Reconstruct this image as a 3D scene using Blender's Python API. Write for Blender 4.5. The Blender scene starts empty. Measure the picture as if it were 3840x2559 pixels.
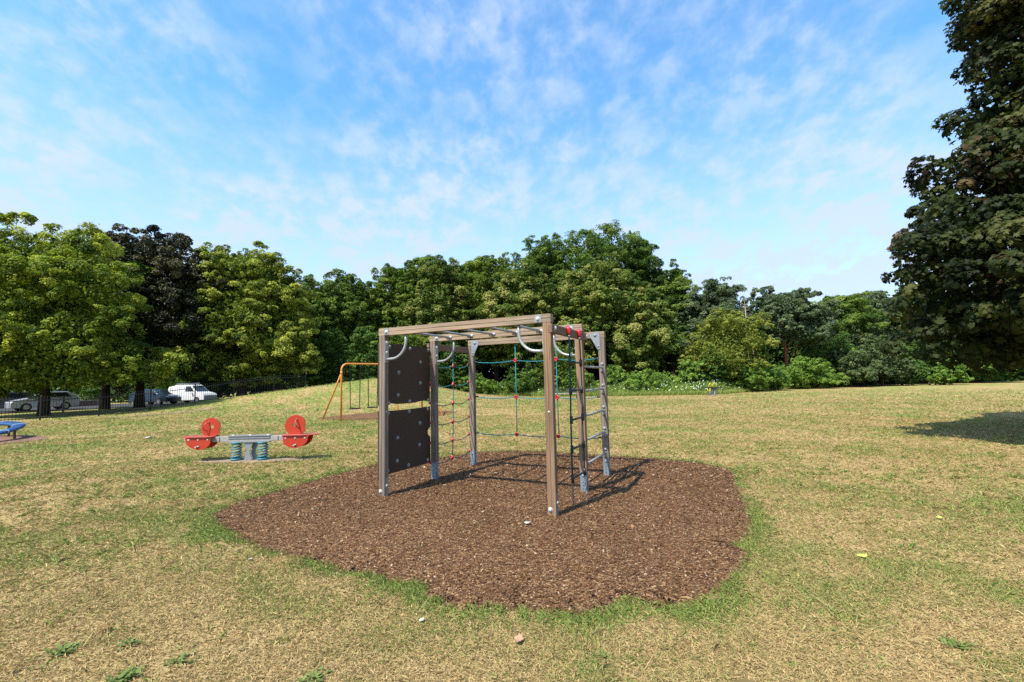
import bpy, math, random
import numpy as np
from mathutils import Vector, Matrix
R_ = math.radians
random.seed(7)
SC = bpy.context.scene
COL = SC.collection

# ------------------------------------------------------------------ camera
F_PX, PITCH, ROLL, CAM_H = 1731.88, R_(4.9606), R_(1.3145), 1.5303   # focal length in 3840-px units
cam_d = bpy.data.cameras.new('camera')
cam_d.sensor_width = 36.0
cam_d.lens = F_PX / 3840 * 36
cam_d.clip_start = 0.05
cam_d.clip_end = 3000
cam = bpy.data.objects.new('camera', cam_d)
COL.objects.link(cam)
_F = Vector((0, math.cos(PITCH), math.sin(PITCH)))
_U = Vector((0, -math.sin(PITCH), math.cos(PITCH)))
_R = Vector((1, 0, 0))
_r2 = _R * math.cos(ROLL) - _U * math.sin(ROLL)
_u2 = _R * math.sin(ROLL) + _U * math.cos(ROLL)
m = Matrix((( _r2.x, _u2.x, -_F.x, 0), (_r2.y, _u2.y, -_F.y, 0), (_r2.z, _u2.z, -_F.z, CAM_H), (0, 0, 0, 1)))
cam.matrix_world = m
SC.camera = cam

# ------------------------------------------------------------------ light
SUN_EL, SHADOW_AZ = R_(54.9), R_(46.8)      # shadows run along +x +y
sun_dir = Vector((-math.cos(SHADOW_AZ) * math.cos(SUN_EL), -math.sin(SHADOW_AZ) * math.cos(SUN_EL), math.sin(SUN_EL)))
sl = bpy.data.lights.new('sun', 'SUN')
sl.energy = 5.0
sl.angle = R_(0.5)
sl.color = (1.0, 0.945, 0.86)
so = bpy.data.objects.new('sun', sl)
so.rotation_euler = (-sun_dir).to_track_quat('-Z', 'Y').to_euler()
so.location = (-20, -20, 40)
COL.objects.link(so)

W = bpy.data.worlds.new('World')
SC.world = W
W.use_nodes = True
nt = W.node_tree
nt.nodes.clear()
def wn(t, **k):
    n = nt.nodes.new(t)
    for a, b in k.items(): setattr(n, a, b)
    return n
def wl(a, b): nt.links.new(a, b)
out = wn('ShaderNodeOutputWorld'); bg = wn('ShaderNodeBackground')
sky = wn('ShaderNodeTexSky', sky_type='NISHITA', sun_disc=False, sun_elevation=SUN_EL,
         sun_rotation=math.atan2(sun_dir.x, sun_dir.y), altitude=50, air_density=1.0, dust_density=0.6, ozone_density=2.0)
bg.inputs['Strength'].default_value = 0.15
hs = wn('ShaderNodeHueSaturation'); hs.inputs['Saturation'].default_value = 1.17; hs.inputs['Value'].default_value = 1.52
hs.inputs['Hue'].default_value = 0.5
wl(sky.outputs[0], hs.inputs['Color'])
tn = wn('ShaderNodeMix', data_type='RGBA', blend_type='MULTIPLY'); tn.inputs[0].default_value = 1.0
wl(hs.outputs[0], tn.inputs[6]); tn.inputs[7].default_value = (.77, 1.02, 1.0, 1)
# thin broken cloud on a flat layer high above: direction projected on a plane
tc = wn('ShaderNodeTexCoord'); sep = wn('ShaderNodeSeparateXYZ'); wl(tc.outputs['Generated'], sep.inputs[0])
def mth(op, a, b=None, clamp=False):
    n = wn('ShaderNodeMath', operation=op, use_clamp=clamp)
    for i, v in enumerate((a, b)):
        if v is None: continue
        if isinstance(v, (int, float)): n.inputs[i].default_value = v
        else: wl(v, n.inputs[i])
    return n.outputs[0]
zz = mth('MAXIMUM', mth('ADD', sep.outputs['Z'], 0.42), 0.1)
cmb = wn('ShaderNodeCombineXYZ')
wl(mth('DIVIDE', sep.outputs['X'], zz), cmb.inputs[0]); wl(mth('DIVIDE', sep.outputs['Y'], zz), cmb.inputs[1])
mp = wn('ShaderNodeMapping'); mp.inputs['Rotation'].default_value = (0, 0, R_(24)); mp.inputs['Scale'].default_value = (1.0, 0.80, 1)
wl(cmb.outputs[0], mp.inputs[0])
def wnoise(scale, detail, rough, dist, off=0.0):
    n = wn('ShaderNodeTexNoise'); n.inputs['Scale'].default_value = scale; n.inputs['Detail'].default_value = detail
    n.inputs['Roughness'].default_value = rough; n.inputs['Distortion'].default_value = dist
    v = wn('ShaderNodeVectorMath', operation='ADD'); v.inputs[1].default_value = (off, off * 1.7, off * .3)
    wl(mp.outputs[0], v.inputs[0]); wl(v.outputs[0], n.inputs['Vector'])
    return n.outputs['Fac']
def wramp(v, a, b, smooth=True):
    n = wn('ShaderNodeMapRange', interpolation_type='SMOOTHSTEP' if smooth else 'LINEAR')
    n.inputs['From Min'].default_value = a; n.inputs['From Max'].default_value = b
    wl(v, n.inputs['Value'])
    return n.outputs[0]
big = wramp(wnoise(3.4, 3, .5, .1, 3.1), .20, .68)
mid = wramp(wnoise(15.0, 6, .55, .15, 11.3), .37, .70)
fine = wramp(wnoise(34.0, 5, .6, .3, 5.7), .38, .76)
cl = mth('ADD', mth('MULTIPLY', mid, mth('ADD', mth('MULTIPLY', big, .55), .30)), mth('MULTIPLY', mth('MULTIPLY', fine, big), .40))
cl = mth('ADD', cl, mth('MULTIPLY', big, .12))
low = wramp(sep.outputs['Z'], .50, .16, False)     # more of the layer is seen edge-on towards the horizon
cl = mth('ADD', mth('MULTIPLY', cl, .68), mth('MULTIPLY', low, .76), True)
mx = wn('ShaderNodeMix', data_type='RGBA')
wl(mth('MULTIPLY', cl, .92), mx.inputs['Factor']); wl(tn.outputs[2], mx.inputs[6]); mx.inputs[7].default_value = (3.10, 3.68, 4.9, 1)
wl(mx.outputs[2], bg.inputs['Color']); wl(bg.outputs[0], out.inputs[0])

SC.view_settings.view_transform = 'Standard'
SC.view_settings.look = 'None'
SC.view_settings.exposure = 0.62
SC.view_settings.gamma = 1.0
SC.view_settings.use_curve_mapping = False
SC.render.engine = 'CYCLES'
try:
    SC.cycles.max_bounces = 6; SC.cycles.diffuse_bounces = 3; SC.cycles.glossy_bounces = 2
    SC.cycles.transmission_bounces = 3; SC.cycles.transparent_max_bounces = 4
    SC.cycles.use_denoising = False
    SC.cycles.use_adaptive_sampling = False
except Exception:
    pass

# ------------------------------------------------------------------ helpers: materials
def new_mat(name):
    mt = bpy.data.materials.new(name); mt.use_nodes = True
    n = mt.node_tree
    return mt, n, n.nodes['Principled BSDF']
def N(n, t, **k):
    o = n.nodes.new(t)
    for a, b in k.items(): setattr(o, a, b)
    return o
def noise(n, scale, detail=3, rough=.55, vec=None, dist=0.0, w3=None):
    o = N(n, 'ShaderNodeTexNoise')
    o.inputs['Scale'].default_value = scale; o.inputs['Detail'].default_value = detail
    o.inputs['Roughness'].default_value = rough; o.inputs['Distortion'].default_value = dist
    if vec is not None: n.links.new(vec, o.inputs['Vector'])
    return o
def ramp(n, fac, stops):
    o = N(n, 'ShaderNodeValToRGB')
    e = o.color_ramp.elements
    while len(e) < len(stops): e.new(.5)
    for i, (p, c) in enumerate(stops):
        e[i].position = p; e[i].color = (*c, 1)
    n.links.new(fac, o.inputs[0])
    return o.outputs[0]
def mapping(n, scale=(1, 1, 1), rot=(0, 0, 0), coord='Object'):
    t = N(n, 'ShaderNodeTexCoord'); mpp = N(n, 'ShaderNodeMapping')
    mpp.inputs['Scale'].default_value = scale; mpp.inputs['Rotation'].default_value = rot
    n.links.new(t.outputs[coord], mpp.inputs[0])
    return mpp.outputs[0]
def mixc(n, f, a, b, mode='MIX'):
    o = N(n, 'ShaderNodeMix', data_type='RGBA', blend_type=mode)
    if isinstance(f, (int, float)): o.inputs[0].default_value = f
    else: n.links.new(f, o.inputs[0])
    for i, v in ((6, a), (7, b)):
        if isinstance(v, tuple): o.inputs[i].default_value = (*v, 1) if len(v) == 3 else v
        else: n.links.new(v, o.inputs[i])
    return o.outputs[2]
def bump(n, p, h, strength, dist=.02):
    b = N(n, 'ShaderNodeBump'); b.inputs['Strength'].default_value = strength; b.inputs['Distance'].default_value = dist
    n.links.new(h, b.inputs['Height']); n.links.new(b.outputs[0], p.inputs['Normal'])
def plain(name, col, rough=.5, metal=0.0, var=.25, scale=14, spec=.5, bmp=0.0):
    mt, n, p = new_mat(name)
    v = mapping(n)
    nz = noise(n, scale, 4, .6, v)
    d = tuple(c * (1 - var) for c in col); l = tuple(min(1, c * (1 + var)) for c in col)
    c = ramp(n, nz.outputs[0], [(.3, d), (.7, l)])
    n.links.new(c, p.inputs['Base Color'])
    p.inputs['Roughness'].default_value = rough; p.inputs['Metallic'].default_value = metal
    p.inputs['Specular IOR Level'].default_value = spec
    if bmp: bump(n, p, nz.outputs[0], bmp, .01)
    return mt
def wood(name, dark, midc, light, axis):
    mt, n, p = new_mat(name)
    s = [55, 55, 55]; s[axis] = 2.0
    v = mapping(n, tuple(s))
    g = noise(n, 1.0, 5, .65, v, .6)
    s2 = [7, 7, 7]; s2[axis] = .9
    v2 = mapping(n, tuple(s2))
    g2 = noise(n, 1.0, 3, .5, v2)
    c = ramp(n, g.outputs[0], [(.28, dark), (.5, midc), (.74, light)])
    grey = ramp(n, g2.outputs[0], [(.35, (.72, .72, .74)), (.65, (1.1, 1.04, .98))])
    c = mixc(n, .85, c, grey, 'MULTIPLY')
    n.links.new(c, p.inputs['Base Color'])
    p.inputs['Roughness'].default_value = .78; p.inputs['Specular IOR Level'].default_value = .25
    bump(n, p, g.outputs[0], .35, .004)
    return mt
def leaf_mat(name, c0, c1, c2, trans=.3, rough=.5, spec=.14):
    mt, n, p = new_mat(name)
    at = N(n, 'ShaderNodeAttribute', attribute_name='tint')
    c = ramp(n, at.outputs['Fac'], [(.1, c0), (.5, c1), (.95, c2)])
    n.links.new(c, p.inputs['Base Color'])
    p.inputs['Roughness'].default_value = rough; p.inputs['Specular IOR Level'].default_value = spec
    tr = N(n, 'ShaderNodeBsdfTranslucent')
    tcol = mixc(n, 1.0, c, (1.15, 1.25, .45), 'MULTIPLY')
    n.links.new(tcol, tr.inputs['Color'])
    ms = N(n, 'ShaderNodeMixShader'); ms.inputs[0].default_value = trans
    o = n.nodes['Material Output']
    n.links.new(p.outputs[0], ms.inputs[1]); n.links.new(tr.outputs[0], ms.inputs[2]); n.links.new(ms.outputs[0], o.inputs['Surface'])
    return mt

M = {}
M['post_brown'] = wood('wood_post_brown', (.125, .074, .042), (.235, .150, .090), (.32, .22, .138), 2)
M['post_grey'] = wood('wood_post_grey', (.115, .090, .070), (.20, .162, .130), (.285, .24, .20), 2)
M['beam'] = wood('wood_beam', (.175, .125, .082), (.315, .235, .162), (.41, .325, .235), 0)
M['cross'] = wood('wood_cross_beam', (.115, .077, .048), (.19, .132, .088), (.26, .195, .134), 1)
M['groove'] = plain('groove_dark', (.03, .022, .017), .9)
M['galv'] = plain('galvanised_steel', (.27, .29, .30), .42, .35, .12, 40)
M['tube'] = plain('galvanised_tube', (.32, .33, .32), .42, .3, .12, 30)
M['foot'] = plain('galvanised_foot', (.20, .245, .28), .5, .3, .15, 18)
M['panel'] = plain('brown_panel', (.056, .038, .027), .6, 0, .05, 25, .2)
M['cap'] = plain('bolt_cap_white', (.45, .44, .41), .35, 0, .08, 30)
M['capgrey'] = plain('bolt_cap_grey', (.22, .22, .22), .4, 0, .15, 30)
M['red'] = plain('red_plastic', (.42, .014, .02), .32, 0, .1, 30)
M['rope'] = plain('teal_rope', (.02, .17, .20), .75, 0, .5, 160, .2, .4)
M['roped'] = plain('dark_rope', (.015, .055, .065), .75, 0, .5, 160, .2, .4)
M['black'] = plain('black_plastic', (.018, .018, .02), .5, 0, .3, 40)
M['chain'] = plain('chain_steel', (.22, .22, .22), .4, .7, .3, 60)
M['seesaw_red'] = plain('seesaw_red', (.41, .034, .012), .42, 0, .07, 9)
M['seesaw_board'] = plain('seesaw_board', (.40, .075, .05), .5, 0, .12, 12)
M['whitewood'] = plain('weathered_pale_beam', (.32, .29, .265), .6, .1, .2, 20)
M['teal'] = plain('teal_paint', (.035, .20, .26), .45, 0, .3, 25)
M['orange'] = plain('orange_paint', (.62, .235, .045), .45, 0, .12, 20)
M['rubber'] = plain('black_rubber', (.02, .02, .022), .7, 0, .2, 30)
M['bluepad'] = plain('blue_padding', (.014, .058, .165), .42, 0, .18, 8)
M['blueseam'] = plain('pale_seam', (.30, .38, .50), .6)
M['rust'] = plain('brown_post', (.12, .065, .04), .7, 0, .3, 20)
M['yellow'] = plain('yellow_paint', (.62, .47, .06), .45, 0, .15, 20)
M['darkboard'] = plain('dark_board', (.014, .015, .014), .6, 0, .25, 10)
M['benchdark'] = plain('bench_dark', (.03, .035, .03), .6, 0, .3, 20)
M['benchseat'] = plain('bench_seat_grey', (.30, .31, .29), .6, 0, .25, 20)
M['fence'] = plain('black_railing', (.010, .011, .011), .45, 0, .3, 20)
M['bark'] = plain('bark', (.045, .034, .026), .9, 0, .5, 9, .1, .8)
M['barkred'] = plain('bark_pine_red', (.22, .09, .045), .9, 0, .5, 7, .1, .8)
M['barkpale'] = plain('bark_dead_pale', (.36, .31, .25), .9, 0, .3, 9, .1, .5)
M['twig'] = plain('dry_branch', (.17, .10, .06), .9, 0, .4, 14, .1)
M['carwhite'] = plain('car_paint_white', (.74, .75, .77), .25, 0, .03, 5)
M['carblue'] = plain('car_paint_blue', (.012, .03, .055), .22, 0, .1, 5)
M['cargrey'] = plain('car_paint_grey', (.06, .065, .065), .25, .2, .1, 5)
M['carsilver'] = plain('car_paint_silver', (.42, .45, .50), .28, .3, .06, 5)
M['glass'] = plain('car_glass', (.015, .02, .022), .06, 0, .1, 5, .9)
M['tyre'] = plain('tyre', (.015, .015, .015), .8)
M['rim'] = plain('wheel_rim', (.35, .36, .37), .3, .7)
M['lampglass'] = plain('lamp_glass', (.6, .6, .58), .1, 0, .05, 5)
M['brick'] = None
M['paleplaster'] = plain('pale_render', (.55, .52, .45), .8, 0, .1, 4)
M['rooftile'] = plain('red_roof_tile', (.27, .10, .05), .8, 0, .35, 25, .2, .4)
M['greypost'] = plain('grey_post', (.18, .19, .19), .6, .2)
M['paper'] = plain('litter_pale', (.42, .39, .33), .8, 0, .1)
M['dryleaf'] = plain('dry_leaf_brown', (.36, .22, .13), .8, 0, .2, 40)
M['yleaf'] = plain('fallen_leaf_yellow', (.42, .44, .08), .6, 0, .2, 40)

M['lm_lime'] = leaf_mat('leaf_lime_maple', (.036, .070, .010), (.175, .230, .028), (.46, .48, .075), .36)
M['lm_lime2'] = leaf_mat('leaf_lime_maple_warm', (.042, .074, .012), (.205, .250, .038), (.50, .51, .10), .36)
M['lm_copper'] = leaf_mat('leaf_copper_maple', (.012, .014, .006), (.042, .044, .016), (.120, .106, .040), .18, .5, .3)
M['lm_oak'] = leaf_mat('leaf_oak', (.038, .078, .012), (.105, .175, .026), (.205, .275, .048), .32)
M['lm_oak2'] = leaf_mat('leaf_oak_light', (.040, .080, .012), (.135, .200, .028), (.265, .315, .055), .32)
M['lm_chestnut'] = leaf_mat('leaf_chestnut_blossom', (.036, .074, .012), (.125, .180, .028), (.36, .345, .105), .28)
M['lm_dark'] = leaf_mat('leaf_dark', (.030, .066, .012), (.075, .145, .026), (.150, .225, .045), .32)
M['lm_pine'] = leaf_mat('needle_pine', (.040, .066, .032), (.096, .142, .064), (.165, .205, .090), .20, .6, .2)
M['lm_yshrub'] = leaf_mat('leaf_yellow_shrub', (.080, .110, .016), (.200, .235, .036), (.34, .35, .07), .3)
M['lm_shrub'] = leaf_mat('leaf_shrub', (.038, .082, .016), (.100, .180, .034), (.19, .29, .060), .3)
M['lm_shrubgrey'] = leaf_mat('leaf_shrub_grey', (.042, .068, .026), (.100, .145, .052), (.165, .210, .080), .28)
M['lm_bramble'] = leaf_mat('leaf_bramble', (.060, .115, .018), (.155, .255, .042), (.27, .38, .075), .34)
M['lm_big'] = leaf_mat('leaf_big_maple', (.010, .015, .004), (.031, .045, .011), (.092, .096, .026), .28, .52, .12)
M['lm_bronze'] = leaf_mat('leaf_big_maple_bronze', (.020, .012, .006), (.060, .040, .016), (.15, .095, .035), .28, .5, .14)
M['lm_tall'] = leaf_mat('tall_grass_blade', (.13, .21, .035), (.24, .31, .065), (.42, .38, .15), .3, .6, .2)
M['lm_weed'] = leaf_mat('weed_leaf', (.09, .13, .03), (.15, .20, .05), (.22, .27, .085), .25)
M['flower'] = plain('white_flower', (.8, .8, .74), .8, 0, .05)

# ------------------------------------------------------------------ helpers: objects
def link(o, parent=None):
    COL.objects.link(o)
    if parent is not None: o.parent = parent
    return o
def tag(o, label=None, cat=None, group=None, kind=None):
    if label: o['label'] = label
    if cat: o['category'] = cat
    if group: o['group'] = group
    if kind: o['kind'] = kind
    return o
def empty(name, loc=(0, 0, 0), rz=0.0, label=None, cat=None, group=None):
    o = bpy.data.objects.new(name, None)
    o.empty_display_size = .2
    o.location = loc; o.rotation_euler = (0, 0, rz)
    link(o)
    return tag(o, label, cat, group)
def copy_tree(o, parent=None):
    c = o.copy(); COL.objects.link(c); c.parent = parent
    for ch in list(o.children): copy_tree(ch, c)
    return c
def np_mesh(name, verts, loops, starts, totals, mat, attrs=None, smooth=False):
    me = bpy.data.meshes.new(name)
    me.vertices.add(len(verts)); me.vertices.foreach_set('co', np.ascontiguousarray(verts, np.float32).ravel())
    me.loops.add(len(loops)); me.loops.foreach_set('vertex_index', np.ascontiguousarray(loops, np.int32))
    me.polygons.add(len(starts)); me.polygons.foreach_set('loop_start', np.ascontiguousarray(starts, np.int32))
    try: me.polygons.foreach_set('loop_total', np.ascontiguousarray(totals, np.int32))
    except Exception: pass
    me.polygons.foreach_set('use_smooth', np.full(len(starts), smooth))
    for an, (dom, val) in (attrs or {}).items():
        val = np.asarray(val, np.float32)
        if val.ndim == 2:
            a = me.attributes.new(an, 'FLOAT_COLOR', dom)
            a.data.foreach_set('color', np.concatenate([val, np.ones((len(val), 1), np.float32)], 1).ravel())
        else:
            a = me.attributes.new(an, 'FLOAT', dom); a.data.foreach_set('value', val)
    me.update(calc_edges=True); me.validate()
    me.materials.append(mat)
    return me

class MB:
    """collects shapes for ONE mesh"""
    def __init__(s): s.v = []; s.f = []; s.sm = []
    def add(s, vs, fs, smooth=False):
        b = len(s.v); s.v += [tuple(x) for x in vs]
        s.f += [tuple(i + b for i in f) for f in fs]; s.sm += [smooth] * len(fs)
    def box(s, c, size, rot=None):
        hx, hy, hz = (k / 2 for k in size)
        vs = [Vector((x, y, z)) for x in (-hx, hx) for y in (-hy, hy) for z in (-hz, hz)]
        if rot is not None: vs = [rot @ q for q in vs]
        c = Vector(c)
        s.add([q + c for q in vs], [(0, 1, 3, 2), (4, 6, 7, 5), (0, 4, 5, 1), (2, 3, 7, 6), (0, 2, 6, 4), (1, 5, 7, 3)])
        return s
    def bar(s, p0, p1, w, h, up=(0, 0, 1)):
        p0, p1 = Vector(p0), Vector(p1); d = p1 - p0; L = d.length; d.normalize()
        side = d.cross(Vector(up)).normalized(); u2 = side.cross(d)
        rot = Matrix((side, d, u2)).transposed()
        return s.box((p0 + p1) / 2, (w, L, h), rot)
    def prism(s, poly, z0, z1, axis=2, center=(0, 0, 0)):
        """poly in the two other axes, extruded along axis"""
        def mk(a, b, c):
            q = [0, 0, 0]; o = [i for i in range(3) if i != axis]
            q[o[0]] = a; q[o[1]] = b; q[axis] = c
            return Vector(q) + Vector(center)
        n = len(poly)
        s.add([mk(a, b, z0) for a, b in poly] + [mk(a, b, z1) for a, b in poly],
              [tuple(range(n))[::-1], tuple(range(n, 2 * n))] + [(i, (i + 1) % n, n + (i + 1) % n, n + i) for i in range(n)])
        return s
    def tube(s, path, r, n=8, caps=True, closed=False):
        P = [Vector(p) for p in path]; k = len(P)
        rs = r if isinstance(r, (list, tuple)) else [r] * k
        vs = []; prev = None
        for i in range(k):
            if closed: d = P[(i + 1) % k] - P[i - 1]
            else: d = P[min(i + 1, k - 1)] - P[max(i - 1, 0)]
            d.normalize()
            if prev is None:
                a = Vector((0, 0, 1)) if abs(d.z) < .9 else Vector((1, 0, 0))
                x = d.cross(a).normalized()
            else:
                x = (prev - d * prev.dot(d)).normalized()
            prev = x; y = d.cross(x)
            for j in range(n):
                t = 2 * math.pi * j / n
                vs.append(P[i] + (x * math.cos(t) + y * math.sin(t)) * rs[i])
        fs = []
        for i in range(k if closed else k - 1):
            i2 = (i + 1) % k
            for j in range(n):
                fs.append((i * n + j, i * n + (j + 1) % n, i2 * n + (j + 1) % n, i2 * n + j))
        s.add(vs, fs, True)
        if caps and not closed:
            b = len(s.v) - len(vs)
            s.f += [tuple(b + j for j in range(n))[::-1], tuple(b + (k - 1) * n + j for j in range(n))]; s.sm += [False, False]
        return s
    def ball(s, c, r, seg=10, rings=6, half=None, sc=(1, 1, 1), rot=None):
        vs = []; fs = []
        t1 = math.pi / 2 if half else math.pi
        for i in range(rings + 1):
            th = t1 * i / rings
            for j in range(seg):
                ph = 2 * math.pi * j / seg
                q = Vector((math.sin(th) * math.cos(ph) * sc[0], math.sin(th) * math.sin(ph) * sc[1], math.cos(th) * sc[2])) * r
                if rot is not None: q = rot @ q
                vs.append(q + Vector(c))
        for i in range(rings):
            for j in range(seg):
                fs.append((i * seg + j, (i + 1) * seg + j, (i + 1) * seg + (j + 1) % seg, i * seg + (j + 1) % seg))
        s.add(vs, fs, True)
        return s
    def mesh(s, name, mat):
        me = bpy.data.meshes.new(name); me.from_pydata(s.v, [], s.f)
        me.polygons.foreach_set('use_smooth', s.sm)
        me.materials.append(M[mat] if isinstance(mat, str) else mat); me.update()
        return me
    def build(s, name, mat, parent=None, bevel=0.0):
        me = s.mesh(name, mat)
        o = bpy.data.objects.new(name, me)
        if bevel:
            b = o.modifiers.new('edge', 'BEVEL'); b.width = bevel; b.segments = 2; b.limit_method = 'ANGLE'; b.angle_limit = R_(50)
        return link(o, parent)

def vnoise(x, y, scale, seed):
    """smooth value noise in [0,1]"""
    x = np.asarray(x) / scale + seed * 17.31; y = np.asarray(y) / scale + seed * 9.77
    xi = np.floor(x).astype(np.int64); yi = np.floor(y).astype(np.int64)
    fx = x - xi; fy = y - yi
    fx = fx * fx * (3 - 2 * fx); fy = fy * fy * (3 - 2 * fy)
    def hsh(a, b):
        h = (a * 374761393 + b * 668265263 + seed * 974711) & 0x7fffffff
        h = ((h ^ (h >> 13)) * 1274126177) & 0x7fffffff
        return ((h ^ (h >> 16)) & 0xffff) / 65535.0
    a = hsh(xi, yi); b = hsh(xi + 1, yi); c = hsh(xi, yi + 1); d = hsh(xi + 1, yi + 1)
    return (a * (1 - fx) + b * fx) * (1 - fy) + (c * (1 - fx) + d * fx) * fy
def fbm(x, y, scale, seed, oct_=3):
    t = 0; a = 1; w = 0
    for i in range(oct_):
        t = t + a * vnoise(x, y, scale / 2 ** i, seed + i); w += a; a *= .55
    return t / w

# ------------------------------------------------------------------ the lie of the land
MX = [-60, -36, -30, -27, -25, -22, -16, -10.6, -5.8, -3.3, 0, 4, 8]
MZ = [0, 0, .08, .20, .40, .74, 1.38, 2.0, 1.15, .60, .20, .03, 0]
def gz(x, y):
    x = np.asarray(x, float); y = np.asarray(y, float)
    mnd = np.interp(x, MX, MZ)
    sg = np.where(y < 36, 4.5, 6.0)
    z = mnd * np.exp(-((y - 36) / sg) ** 2 / 2)
    far = np.clip((np.hypot(x, y) - 13) / 12, 0, 1)
    z = z + far * (fbm(x, y, 9, 3) - .5) * .10
    return z
def gz1(x, y): return float(gz(np.array([x]), np.array([y]))[0])
def hor(xs): return 1430.0 - .02295 * (xs - 1920)
def at(xs, d): return (xs - 1920) / F_PX * d          # photo column -> world x at distance d
def zat(xs, ys, d): return CAM_H + (hor(xs) - ys) / F_PX * d

MULCH = [(-3.65, 5.72), (-3.68, 6.21), (-3.46, 6.91), (-3.11, 7.95), (-2.62, 8.9), (-1.61, 9.5), (-0.87, 10.12), (-0.02, 10.24), (0.63, 10.02),
 (1.87, 9.28), (2.62, 8.92), (3.23, 8.38), (3.5, 7.73), (3.34, 7.13), (2.87, 6.07), (2.75, 5.62), (2.47, 5.0), (2.18, 4.48), (1.96, 4.32),
 (1.99, 4.11), (1.77, 3.8), (1.47, 3.54), (1.2, 3.33), (1.0, 3.28), (0.77, 3.43), (0.6, 3.28), (0.37, 3.2), (0.03, 3.31), (-0.18, 3.34),
 (-0.42, 3.34), (-0.65, 3.53), (-0.76, 3.66), (-1.0, 3.7), (-1.15, 3.86), (-1.38, 3.91), (-1.68, 4.12), (-1.98, 4.29), (-2.35, 4.46),
 (-2.74, 4.79), (-3.11, 5.11), (-3.41, 5.39)]
SWINGP = [(-9.15, 21.6), (-8.9, 23.0), (-7.4, 24.6), (-5.4, 25.4), (-3.3, 24.6), (-2.9, 23.2), (-3.7, 21.0), (-5.7, 19.9), (-7.3, 20.35)]
RINGP = [(-20.6, 14.2), (-20.2, 16.0), (-18.6, 17.0), (-16.9, 16.5), (-15.4, 15.5), (-15.1, 14.7), (-15.7, 13.6), (-17.6, 12.6), (-19.6, 12.9)]
def poly_dist(px, py, poly):
    """signed distance, negative inside"""
    P = np.array(poly); Q = np.roll(P, -1, 0)
    d = np.full(px.shape, 1e9); ins = np.zeros(px.shape, bool)
    for (ax, ay), (bx, by) in zip(P, Q):
        ex, ey = bx - ax, by - ay
        t = np.clip(((px - ax) * ex + (py - ay) * ey) / (ex * ex + ey * ey), 0, 1)
        d = np.minimum(d, np.hypot(px - ax - t * ex, py - ay - t * ey))
        c = ((ay > py) != (by > py)) & (px < (bx - ax) * (py - ay) / (by - ay + 1e-12) + ax)
        ins ^= c
    return np.where(ins, -d, d)
def lush(x, y):
    """how green the turf is, 0 straw .. 1 green"""
    d = poly_dist(x, y, MULCH)
    wid = .04 + fbm(x, y, .8, 21) ** 2.2 * np.where(x < -2.2, 2.0, 1.0) * np.where(x > 1.5, 1.1, 1.0) * np.where(y > 8.5, .6, 1.0)
    ring = np.clip(1.15 - np.maximum(d, 0) / (wid * .8), 0, 1) * np.clip(fbm(x, y, .75, 33) * 3.2 - .75, .15, 1)
    a = fbm(x, y, 4.5, 5); b = fbm(x, y, 1.3, 8); c = fbm(x, y, .42, 13)
    far = np.clip((y - 6) / 14, 0, 1)
    base = (a - .5) * .42 + (b - .5) * .62 + (c - .5) * .72 + .265 + far * .19
    base = base + .07 * np.clip((-x - 1) / 5, 0, 1)
    return np.clip(np.maximum(base, ring * (.55 + .6 * c + .15)), 0, 1)
STRAW = np.array([.525, .385, .175]); STRAW2 = np.array([.43, .305, .122]); GREEN = np.array([.155, .250, .046]); GREEN2 = np.array([.295, .30, .088])

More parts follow.
